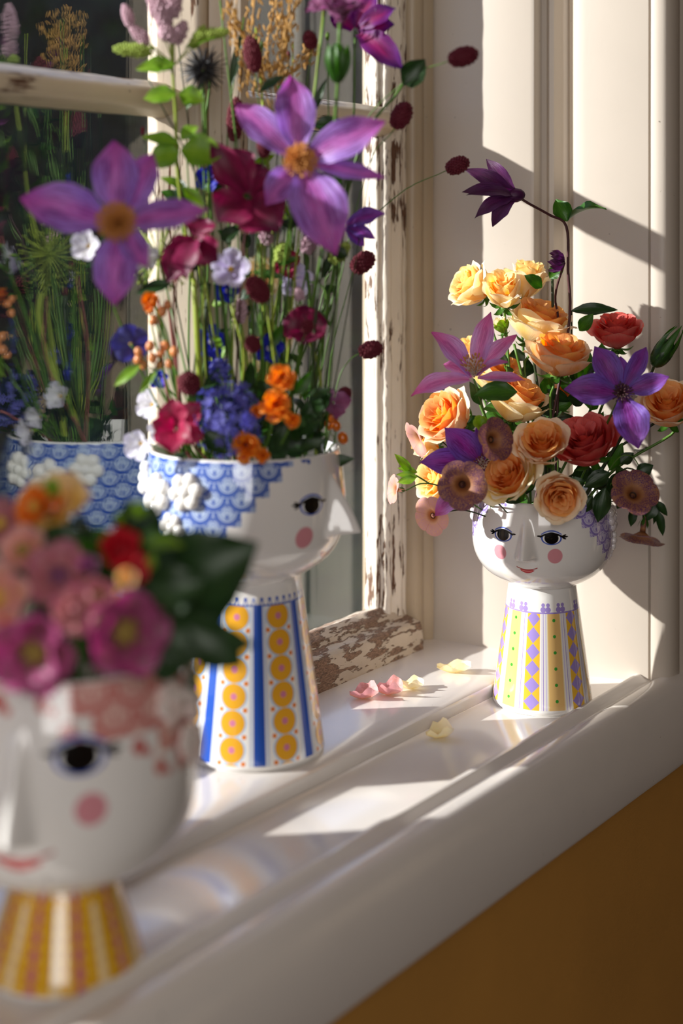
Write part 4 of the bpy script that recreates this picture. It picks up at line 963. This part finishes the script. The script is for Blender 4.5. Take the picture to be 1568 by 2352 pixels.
bells('white bell flower squeezed under the rose red flower', 372, 985, 1.41, 34, (-.5, -.2, .8), m_wht, 7)
for i, (x, y, r_, l) in enumerate(((480, 412, 34, 'blue larkspur bloom behind the dark magenta flower'), (410, 482, 32, 'blue larkspur bloom between the left clematis and the magenta flower'), (520, 668, 34, 'indigo larkspur bloom under the pale lilac bell'),
        (486, 785, 44, 'indigo larkspur bloom behind the thick yellow green stems'), (618, 800, 40, 'indigo larkspur bloom between the burnet head and the crimson bloom'), (498, 850, 34, 'indigo larkspur bloom just above the violet globe'), (365, 870, 26, 'small blue larkspur bloom beside the peach berries'))):
    radial('larkspur', l, x, y, 1.45, r_, (.1*(i % 3-1), .1, .95), 5, .8, .35, 'round', m_blu, VS2, ruf=.2, seed=i, ctr=m_wht, ctr_r=.14, P_=Pm, path=[(520, 1045, 1.46), ((x+520)/2, (y+1040)/2, 1.45)])
radial('pansy', 'deep indigo pansy with yellow heart low at the left rim, mirrored in the pane', 300, 790, 1.375, 46, (-.3, .1, -.9), 5, 1.0, .15, 'round', m_blm, VS2, ruf=.1, seed=3, ctr=m_ctr, ctr_r=.12, P_=Pm)
# burnets
BN = [('burnet head reaching furthest right at the top, on a green leafy stalk', 1063, 130, 1.42, 70, (1, .30, 0), [(700, 1040, 1.48), (800, 380, 1.46), (925, 190, 1.44)], 1.0),
 ('burnet head tilted below the leafy stalk, right of the muntin', 921, 266, 1.47, 66, (.45, .9, 0), [(700, 1040, 1.49), (830, 430, 1.48)], 1.1),
 ('sharp burnet head close to the nodding dark clematis', 1050, 380, 1.56, 56, (.9, .42, 0), [(700, 1040, 1.49), (750, 640, 1.52), (905, 455, 1.55)], 1.1),
 ('burnet head beside the peeling stile at mid height', 833, 603, 1.50, 62, (.75, .65, 0), [(745, 1040, 1.50), (760, 820, 1.50), (795, 680, 1.50)], 1.15),
 ('burnet head beside the peeling stile just above the vase rim', 851, 803, 1.50, 56, (.95, .3, 0), [(745, 1040, 1.50), (775, 880, 1.50), (800, 830, 1.50)], 1.15),
 ('elongated burnet head left of the golden grass at the top', 580, 125, 1.42, 84, (-.15, 1, 0), [(560, 1040, 1.46), (600, 400, 1.44)], .75),
 ('dark burnet head behind the left petal of the upper violet clematis', 540, 275, 1.46, 100, (.05, 1, 0), [(560, 1040, 1.46), (545, 500, 1.46)], .6),
 ('red lit burnet head touching the upper violet clematis', 607, 335, 1.39, 58, (.1, 1, .2), [(590, 1040, 1.46), (610, 600, 1.42)], .9),
 ('dark burnet head in the centre of the bouquet under the bells', 592, 665, 1.40, 70, (-.5, .7, .3), [(590, 1040, 1.46), (600, 800, 1.43)], 1.1),
 ('round burnet head above the violet globe', 580, 790, 1.40, 44, (-.3, .6, .5), [(590, 1040, 1.46)], 1.3),
 ('round red burnet head above the rose red flower at the left', 434, 880, 1.37, 58, (-.2, .5, .6), [(470, 1035, 1.43)], 1.4),
 ('small burnet head above the magenta flower at the right rim', 790, 906, 1.47, 38, (.6, .6, .2), [(745, 1040, 1.49)], 1.3),
 ('burnet head seen below the right petals of the upper violet clematis', 745, 450, 1.44, 68, (.1, 1, 0), [(690, 1040, 1.47), (735, 600, 1.45)], .9),
 ('dark burnet head at the top left of the mauve bloom', 712, 92, 1.45, 44, (-.2, 1, 0), [(640, 1040, 1.47), (680, 400, 1.46)], 1.1),
 ('burnet head in front of the crimson bloom', 706, 750, 1.385, 42, (0, .3, .9), [(690, 1040, 1.45), (668, 860, 1.42)], 1.2)]
for l, x, y, d, lp, ax, path, fat in BN: burnet(l, x, y, d, lp, ax, path, VS2, fat=fat, P_=Pm)
root = thing('leafy_stalk', 'green stalk with two dark leaves under the furthest burnet head', 'foliage', Pm(700, 1040, 1.47))
leafs(root, [(925, 195, 976, 136, 60, 1.43, (.2, .2, 1)), (930, 195, 968, 185, 30, 1.43, (.1, .4, 1))], m_lfd); stem(root, [Pm(700, 1040, 1.47), Pm(810, 390, 1.45), P(925, 195, 1.43)], .0015, m_stem)
# violet globe
def globe(label, cx, cy, d, rp, mat, cnt, fl, name='globe_flower', core=m_lfd):
    c = Pm(cx, cy, d); s = rp*d/FPX; b = inside(VS2, c); root = thing(name, label, 'flower', b); g = G(); rnd = random.Random(cnt)
    for i in range(cnt):
        z = 1-2*(i+.5)/cnt; a = i*2.399; r = sqrt(1-z*z); n_ = (Vector((cos(a)*r, sin(a)*r, z))+Vector((rnd.gauss(0, .12), rnd.gauss(0, .12), rnd.gauss(0, .12)))).normalized(); q = c+n_*s*rnd.uniform(.70, 1.08); f_ = frame(q, n_)
        for k in range(6):
            an = k*pi/3+i; e = f_@Vector((cos(an)*fl*s, sin(an)*fl*s, fl*s*.35)); sd = f_.to_3x3()@Vector((-sin(an), cos(an), 0))*fl*s*.22; md = (q+e)/2
            g.grid([[q, q], [md-sd, md+sd], [e, e]])
        g.tube([c+n_*s*.2, q], .0003, n=3, smooth=False, cap=False)
    o = g.build('florets', mat, root, smooth=True); o['kind'] = 'stuff'
    g = G(); g.ball(c, s*.35, 8, 6); g.build('core', core, root); stem(root, [b, c-Z*s*.3], .0016, m_stem); return root
globe('large violet blue globe flower of tiny stars just above the blue vase rim', 525, 962, 1.385, 84, m_all, 150, .19)
globe('small violet blue tuft peeking above the large globe flower', 505, 850, 1.43, 26, m_all, 40, .35)
# dark seed globe with spikes
c = Pm(466, 160, 1.40); root = thing('seed_head', 'dark round seed head of shiny spikes high at the left, behind the mint', 'flower', inside(VS2, c)); g = G()
for i in range(110):
    z = 1-2*(i+.5)/110; a = i*2.399; r = sqrt(1-z*z); n_ = Vector((cos(a)*r, sin(a)*r, z)); g.tube([c+n_*.006, c+n_*.024*random.uniform(.8, 1.1)], [.0012, .0004], n=4, smooth=False)
g.build('spikes', m_thist, root); stem(root, [parent_loc(root), Pm(490, 600, 1.44), c], .0012, m_stem)
c = Pm(365, 590, 1.42); root = thing('seed_head', 'pale green spray of thin seed stalks behind the drooping crimson flower', 'flower', inside(VS2, c)); g = G()
for i in range(60):
    z = 1-2*(i+.5)/60; a = i*2.399; r = sqrt(1-z*z); n_ = Vector((cos(a)*r, sin(a)*r, z)); g.tube([c, c+n_*.034], .0006, n=4, smooth=False); g.ball(c+n_*.034, .0016, 5, 3)
g.build('spikes', m_stemy, root); stem(root, [parent_loc(root), c], .0012, m_stem)
# orange clusters
def carn(label, x, y, rp, seed, mat=m_org):
    c = Pm(x, y, 1.375); s = rp*1.375/FPX; root = thing('orange_flower', label, 'flower', inside(VS2, c), None); rnd = random.Random(seed)
    for i in range(16):
        a = i*2.4; t = .3+.9*(i/16); dd = V(cos(a)*t, sin(a)*t*.8+.2, 1.1-t*.7).normalized(); blade('petal', root, mat, c+dd*s*.15, c+dd*s*rnd.uniform(.8, 1.1), s*.8, V(-cos(a), -sin(a)+.3, .8), .1, .2, 'obo', .35, seed=i+seed, nv=6, nu=6)
    g = G(); g.ball(c-V(0, .2, 1).normalized()*s*.5, s*.35, 8, 5); g.build('calyx', m_lf, root); stem(root, [parent_loc(root), c-F*-.002-Z*s*.3], .001, m_stem)
carn('bright orange ruffled flower right of the violet globe', 635, 930, 44, 1); carn('red orange ruffled flower touching the vase rim under the violet globe', 566, 1024, 40, 2); carn('orange and red flower above the bright orange one, between green stems', 648, 868, 38, 3)
carn('orange blossom high at the left edge above the peach berries', 345, 690, 26, 4); carn('small orange blossom at the far end of the orange cluster', 672, 965, 22, 5); carn('small orange blossom hidden low on the rim', 604, 1046, 20, 6); carn('small orange blossom left of the bright orange flower', 590, 945, 20, 8)
def berries(label, pts, mat, mouth_, d, r=.0042):
    root = thing('berry_sprig', label, 'berries', Pm(*mouth_))
    for i, (x, y) in enumerate(pts):
        q = Pm(x, y, d+.004*(i % 3-1)); g = G(); g.ball(q, r*(1+.15*(i % 2)), 10, 7, k=(.9, .9, 1.1), axis=V(random.uniform(-.5, .5), 1, 0)); g.build('berry', mat, root); stem(root, [q-Z*r*.8, Pm(sum(p[0] for p in pts)/len(pts), sum(p[1] for p in pts)/len(pts)+34, d)], .0005, m_stem, n=4)
    stem(root, [Pm(*mouth_), Pm(sum(p[0] for p in pts)/len(pts), sum(p[1] for p in pts)/len(pts)+34, d)], .0010, m_stem); return root
rt = berries('peach coloured berry cluster with pale leaves at the left of the bouquet', [(318, 808), (345, 795), (330, 838), (350, 822), (368, 812), (378, 795), (388, 836), (318, 825), (365, 840), (400, 808)], m_bery, (430, 1035, 1.42), 1.37)
leafs(rt, [(322, 838, 262, 888, 28, 1.37, (0, .5, .9)), (360, 850, 320, 905, 20, 1.37, (0, .5, .9))], m_lfy, P_=Pm)
berries('orange peach berry cluster above the peach one, under the left clematis', [(345, 712), (352, 735), (385, 700), (372, 715), (338, 700)], m_bery, (440, 1035, 1.42), 1.38)
berries('orange berry cluster leaning over the right rim of the blue vase', [(772, 978), (787, 1006), (755, 975), (765, 958)], m_bero, (745, 1045, 1.47), 1.46, .0052)
# mint
rt = thing('mint_sprig', 'tall bright green mint sprig with pink flower spikes at the top left', 'foliage', Pm(470, 1040, 1.44))
stem(rt, [Pm(470, 1040, 1.44), Pm(450, 700, 1.42), Pm(410, 420, 1.40), Pm(403, 260, 1.39), Pm(392, 100, 1.38)], .0022, m_stemy, r1=.0016)
leafs(rt, [(405, 215, 328, 228, 50, 1.37, (0, .5, .9)), (410, 215, 470, 232, 52, 1.38, (.1, .3, .9)), (400, 150, 312, 160, 52, 1.37, (0, .6, .8)), (395, 160, 350, 140, 40, 1.37, (0, .6, .8)), (412, 350, 340, 375, 70, 1.375, (-.1, .4, .9)), (415, 345, 515, 355, 84, 1.37, (.1, .3, .9)), (410, 330, 325, 315, 40, 1.38, (0, .6, .8)), (415, 320, 455, 290, 40, 1.38, (0, .6, .8)),
    (420, 430, 470, 480, 34, 1.38, (0, .6, .8)), (425, 110, 520, 75, 40, 1.38, (0, .7, .6))], m_lfy, P_=Pm)
def spike(p0, p1, w_, mat, seed):
    g = G(); rnd = random.Random(seed); a = p1-p0; ax = a.normalized(); o1 = ax.orthogonal().normalized(); o2 = ax.cross(o1); N = int(50+a.length*1200)
    for i in range(N):
        t = (i+.5)/N; r = w_*(sin(pi*(t*.85+.12)))**.6; an = i*2.4; q = p0+a*t+(o1*cos(an)+o2*sin(an))*r*rnd.uniform(.8, 1.1); g.ball(q, w_*rnd.uniform(.20, .32), 5, 3)
    g.ball((p0+p1)/2, w_*.9, 8, 5, axis=ax, k=(.85, .85, a.length*.5/w_)); return g.build('flower_spike', mat, rt)
for i, (x0, y0, x1, y1, w_, m_) in enumerate(((385, 60, 345, -20, 20, m_mintf), (395, 40, 400, -40, 20, m_mintf), (350, 118, 262, 112, 15, m_minty), (340, 100, 300, 60, 13, m_mintf), (450, 85, 525, 72, 13, m_minty), (400, 100, 425, 50, 15, m_mintf), (440, 110, 470, 60, 12, m_minty), (300, 60, 285, 10, 12, m_mintf), (378, 90, 392, 62, 22, m_mintf))):
    spike(Pm(x0, y0, 1.38), Pm(x1, y1, 1.38), w_*1.38/FPX, m_, i); stem(rt, [Pm(400, 150, 1.385), Pm(x0, y0, 1.38)], .0007, m_stemy)
rt = thing('mint_sprig', 'pinkish brown faded mint tops in the middle of the bouquet', 'foliage', Pm(600, 1040, 1.46))
for i, (x0, y0, x1, y1, w_, m_) in enumerate(((545, 740, 555, 690, 18, m_mintf), (640, 600, 655, 560, 18, m_minty), (700, 580, 720, 540, 16, m_mintf), (760, 600, 800, 560, 16, m_minty), (620, 560, 600, 520, 14, m_mintf), (690, 690, 680, 660, 12, m_mintf))):
    spike(Pm(x0, y0, 1.44), Pm(x1, y1, 1.44), w_*1.42/FPX, m_, i+20); stem(rt, [Pm(600, 1040, 1.46), Pm(x0, y0+60, 1.45), Pm(x0, y0, 1.44)], .0010, m_stem)
# golden grass
rt = thing('grass_plume', 'golden dry grass plumes rising behind the upper violet clematis', 'grass', Pm(630, 1040, 1.47)); rnd = random.Random(2)
for k, (x0, y0, x1, y1) in enumerate(((620, 260, 545, -30), (622, 250, 590, -40), (625, 240, 640, -30), (630, 250, 690, -20), (640, 240, 665, 0), (650, 180, 720, 100), (610, 200, 515, 20), (630, 200, 615, -30))):
    a = Pm(x0, y0, 1.45); b = Pm(x1, y1, 1.43+.02*(k % 3)); g = G(); g.tube([a, a+(b-a)*.5+R*.004*(k-4), b], .0006, n=4); 
    for i in range(58):
        t = .15+.85*i/58; q = a+(b-a)*t+R*.004*(k-4)*4*t*(1-t)+Vector((rnd.gauss(0, .0045), rnd.gauss(0, .0045), rnd.gauss(0, .003))); dd = ((b-a).normalized()+Vector((rnd.gauss(0, .3), rnd.gauss(0, .3), 0))).normalized(); g.ball(q, .0017, 5, 3, axis=dd, k=(.7, .7, 2.4))
    g.build('seed_plume', m_straw, rt)
stem(rt, [Pm(630, 1040, 1.47), Pm(600, 600, 1.46), Pm(625, 250, 1.45)], .0012, m_stemy)
for i, (x0, y0, x1, y1, cx, cy, l) in enumerate(((560, 560, 660, 270, 610, 300, 'x'),)): pass
# green stalks rising from the vase
ST = [(470, 1045, 455, 800, 445, 640, .0042, m_stemy), (500, 1045, 470, 800, 480, 650, .0036, m_stemd), (430, 1045, 405, 850, 380, 640, .0020, m_stemr), (415, 1045, 375, 850, 365, 690, .0016, m_stemr), (560, 1045, 520, 760, 500, 620, .0026, m_stem), (590, 1045, 560, 780, 515, 610, .0020, m_stemy),
      (620, 1045, 600, 760, 595, 560, .0018, m_stem), (650, 1045, 625, 700, 640, 520, .0018, m_stemy), (700, 1045, 720, 830, 700, 560, .0026, m_stem), (735, 1045, 720, 800, 745, 560, .0022, m_stemd), (745, 1045, 770, 740, 800, 420, .0010, m_stem), (680, 1045, 665, 760, 700, 200, .0015, m_stem),
      (640, 1045, 690, 500, 745, 0, .0013, m_stemy), (600, 1045, 560, 500, 505, 0, .0014, m_stem), (570, 1045, 520, 400, 560, 40, .0011, m_stem), (540, 1045, 480, 500, 340, 180, .0011, m_stemd), (690, 1045, 750, 700, 700, 640, .0014, m_stem), (725, 1045, 735, 860, 690, 740, .0022, m_stemy),
      (520, 1045, 560, 840, 530, 700, .0016, m_stemy), (610, 1045, 590, 900, 575, 740, .0018, m_stem), (740, 1045, 800, 700, 860, 330, .0008, m_stemd), (655, 1045, 640, 900, 590, 560, .0014, m_stemy)]
LB = ['thick yellow green', 'thick dark green', 'rosy brown leftmost', 'thin rosy brown', 'mid green slanting', 'pale green slanting', 'straight green', 'yellow green upright', 'broad green right hand', 'dark green right hand', 'thin outer right', 'long green', 'long yellow green topmost', 'long arching green', 'slender upright', 'dark left leaning', 'bent green', 'stout pale', 'short pale', 'short green', 'wiry dark outermost', 'crossing yellow green']
for i, (x0, y0, x1, y1, x2, y2, r_, m_) in enumerate(ST):
    d = 1.44+.03*((i*7) % 3-1)/1.0*.8; rt = thing('flower_stalk', LB[i]+' stalk rising from the blue striped vase', 'stem', Pm(x0, y0, 1.46), 'bare stalks in the tall bouquet')
    stem(rt, [Pm(x0, y0, 1.46), Pm(x1, y1, d), Pm(x2, y2, d)], r_*.85, m_, n=8, r1=r_*.6)
# leaves
rt = thing('wild_foliage', 'leaves and dark greenery filling the mouth of the blue striped vase', 'foliage', Pm(560, 1045, 1.46)); rnd = random.Random(4)
leafs(rt, [(395, 650, 310, 675, 34, 1.38, (0, .5, .9)), (640, 262, 720, 290, 20, 1.40, (0, .5, .9)), (720, 290, 795, 285, 46, 1.43, (0, .5, .9)), (470, 990, 520, 1045, 50, 1.36, (.1, .4, .9)), (715, 265, 750, 180, 20, 1.44, (0, .3, .9)), (530, 200, 560, 60, 22, 1.45, (0, .3, .9)), (760, 575, 800, 590, 34, 1.42, (0, .5, .9)),
    (690, 1000, 730, 900, 40, 1.42, (0, .2, .9)), (640, 1040, 660, 960, 40, 1.40, (0, .2, .9)), (600, 1000, 560, 920, 30, 1.42, (0, .2, .9)), (440, 470, 400, 410, 26, 1.42, (0, .2, .9)), (460, 560, 420, 470, 24, 1.42, (0, .2, .9)), (740, 640, 770, 560, 20, 1.45, (0, .2, .9))], m_lfd, P_=Pm)
for i in range(64):
    x = rnd.uniform(400, 740); y = rnd.uniform(900, 1075); q = Pm(x, y, rnd.uniform(1.40, 1.50)); dd = V(rnd.gauss(0, .7), rnd.uniform(.2, 1), rnd.gauss(0, .4)).normalized()*rnd.uniform(.020, .038)
    blade('leaf', rt, (m_lfd, m_lfd, m_lf)[i % 3], q, q+dd, rnd.uniform(.010, .018), V(rnd.gauss(0, .4), .4, 1), .08, .2, 'leaf', .08, seed=i, nv=7, nu=4)
for i in range(30):
    x = rnd.uniform(470, 780); y = rnd.uniform(420, 860); q = Pm(x, y, rnd.uniform(1.42, 1.48)); dd = V(rnd.gauss(0, .6), rnd.uniform(-.2, 1), rnd.gauss(0, .4)).normalized()*rnd.uniform(.015, .028)
    blade('leaf', rt, (m_lfd, m_lf, m_lfy)[i % 3], q, q+dd, rnd.uniform(.006, .012), V(rnd.gauss(0, .4), .4, 1), .08, .2, 'long', .08, seed=i, nv=7, nu=4)
for i in range(34):
    x0 = rnd.uniform(420, 740); x1 = x0+rnd.gauss(0, 70); y1 = rnd.uniform(60, 760); d = rnd.uniform(1.42, 1.49)
    stem(rt, [Pm(x0, 1045, 1.46), Pm((x0+x1)/2+rnd.gauss(0, 14), (1045+y1)/2, d), Pm(x1, y1, d)], rnd.uniform(.0006, .0013), (m_stem, m_stemy, m_stemd)[i % 3], n=5)
    if i % 2: 
        q = Pm(x1, y1, d); g = G(); g.ball(q, .003, 6, 4, axis=Z, k=(.7, .7, 1.6)); g.build('bud', (m_lfy, m_stem, m_burn)[i % 3], rt)
for i in range(26):
    x = rnd.uniform(400, 700); y = rnd.uniform(180, 700); q = Pm(x, y, rnd.uniform(1.40, 1.48)); dd = V(rnd.gauss(0, .8), rnd.uniform(-.2, 1), rnd.gauss(0, .4)).normalized()*rnd.uniform(.018, .030)
    blade('leaf', rt, (m_lfd, m_lf, m_lfy)[i % 3], q, q+dd, rnd.uniform(.008, .016), V(rnd.gauss(0, .4), .4, 1), .08, .2, 'leaf', .08, seed=i, nv=7, nu=4)
# ------------------------------------------------------------------ the foreground bouquet
def hell(label, x, y, d, rp, nd, mat, seed, ctr=m_ctro, tilt=.35, n_=5, wk=.95, lay=1, cr=.26): return radial('garden_flower', label, x, y+12, d, rp*1.18, nd, n_, wk, tilt, 'round', mat, VS3, ruf=.15, seed=seed, ctr=ctr, ctr_r=cr, lay=lay, cat='flower', sr=.0014)
hell('large blurred dusky pink hellebore lowest at the left of the front bouquet', 85, 1480, .965, 92, (-.1, -.1, 1), m_pnk, 1, lay=2)
hell('blurred purple pink hellebore over the right rim of the front planter', 285, 1440, .985, 92, (.35, .15, .9), m_pnk, 2, lay=2)
hell('blurred blush pink bloom in the middle of the front bouquet', 140, 1315, 1.00, 74, (.0, .5, .85), m_pk2, 3, lay=2, ctr=m_mauve)
hell('blurred pink bloom under the middle one, slightly darker', 175, 1390, .975, 54, (.1, .2, .95), m_pk2, 4, ctr=m_pk2)
hell('blurred yellow and cream bloom on top of the front bouquet', 130, 1165, 1.06, 84, (-.2, .75, .6), m_cream, 5, lay=2, ctr=m_bero)
hell('blurred orange cream bloom at the left edge of the photo', 0, 1360, .99, 74, (-.1, .2, .95), m_peach_s, 6, lay=2, ctr=m_cream)
hell('blurred orange pink bloom at the left edge, lower one', -5, 1440, .985, 50, (0, 0, 1), m_org, 7)
hell('blurred pink bloom at the left edge, upper one', 5, 1195, 1.05, 54, (-.2, .5, .8), m_pk2, 8, lay=2, ctr=m_ctr)
hell('blurred bright red bloom in the front bouquet', 278, 1258, 1.00, 58, (.1, .5, .85), m_red, 9, lay=2, ctr=m_red, tilt=.8)
hell('blurred bright red petals under the red bloom', 305, 1290, .99, 36, (.3, .1, .9), m_red, 10, ctr=None)
hell('blurred cream pink bud below the red bloom', 292, 1322, .975, 40, (.1, .4, .9), m_cream, 11, tilt=1.1, ctr=None, lay=2)
hell('blurred small magenta bloom between the pink and the red ones', 205, 1292, .98, 32, (.1, .5, .9), m_mauve, 12, tilt=.9, ctr=None, lay=2)
hell('blurred peach pink bloom left of centre, half covered', 60, 1255, 1.02, 54, (-.3, .5, .85), m_peach_s, 13, lay=2)
hell('blurred pink bloom between the two big hellebores', 225, 1355, .985, 42, (.1, .1, .95), m_pk2, 14, lay=2)
hell('blurred small yellow bud just behind the red bloom', 270, 1195, 1.05, 26, (.2, .8, .6), m_lfy, 15, ctr=None, tilt=1.1)
hell('blurred orange brown bloom under the yellow one', 85, 1155, 1.04, 46, (-.5, .4, .7), m_org, 16, ctr=m_ctr, lay=2)
hell('blurred pink bloom low over the rim between hellebore and red bloom', 175, 1545, .99, 0.1, (0, 0, 1), m_pnk, 17, ctr=None) if False else None
rt = thing('garden_foliage', 'blurred big dark green leaves fanning out to the right of the front bouquet', 'foliage', P(200, 1520, 1.05))
leafs(rt, [(330, 1400, 592, 1246, 235, 1.03, (.1, .3, 1)), (320, 1450, 588, 1482, 120, .99, (.0, .25, 1)), (430, 1440, 560, 1530, 110, .985, (.0, .3, 1)), (300, 1330, 420, 1220, 92, 1.02, (.1, .5, .8)), (330, 1380, 470, 1330, 120, .99, (0, .3, 1)), (340, 1260, 350, 1150, 70, 1.06, (0, .4, .9)), (300, 1230, 295, 1145, 56, 1.08, (.2, .4, .9)), (120, 1130, 118, 1085, 36, 1.08, (0, .3, 1)), (250, 1480, 330, 1560, 60, 1.02, (.1, .3, 1))], m_lfd)
leafs(rt, [(335, 1250, 420, 1255, 60, 1.00, (0, .9, .4)), (118, 1140, 122, 1096, 40, 1.06, (0, .3, 1)), (310, 1190, 330, 1150, 44, 1.05, (0, .3, 1)), (345, 1310, 350, 1270, 26, .99, (0, .3, 1))], m_lfy)
rnd = random.Random(9)
for i in range(70):
    x = rnd.uniform(-40, 370); y = rnd.uniform(1200, 1560); q = P(x, y, rnd.uniform(1.00, 1.10)); dd = V(rnd.gauss(0, 1), rnd.gauss(.2, .8), rnd.gauss(0, .4)).normalized()*rnd.uniform(.018, .034)
    blade('leaf', rt, (m_lfd, m_lfd, m_lf)[i % 3], q, q+dd, rnd.uniform(.012, .022), V(rnd.gauss(0, .4), .4, 1), .08, .2, 'leaf', .08, seed=i, nv=6, nu=4)
stem(rt, [P(200, 1520, 1.05), P(330, 1420, 1.03)], .0015, m_stemd); stem(rt, [P(200, 1520, 1.05), P(320, 1450, .99)], .0015, m_stemd)
rt = thing('drooping_sprig', 'blurred dark sprig drooping beside the pink hair of the front planter', 'foliage', P(330, 1500, 1.0))
leafs(rt, [(440, 1560, 478, 1520, 22, 1.0, (0, .3, 1)), (430, 1550, 455, 1590, 26, 1.0, (0, .3, 1)), (360, 1500, 400, 1540, 30, 1.0, (0, .3, 1)), (400, 1500, 440, 1530, 30, 1.0, (0, .3, 1))], m_lfd); stem(rt, [P(330, 1500, 1.0), P(400, 1500, 1.0), P(450, 1575, 1.0)], .001, m_stemd)
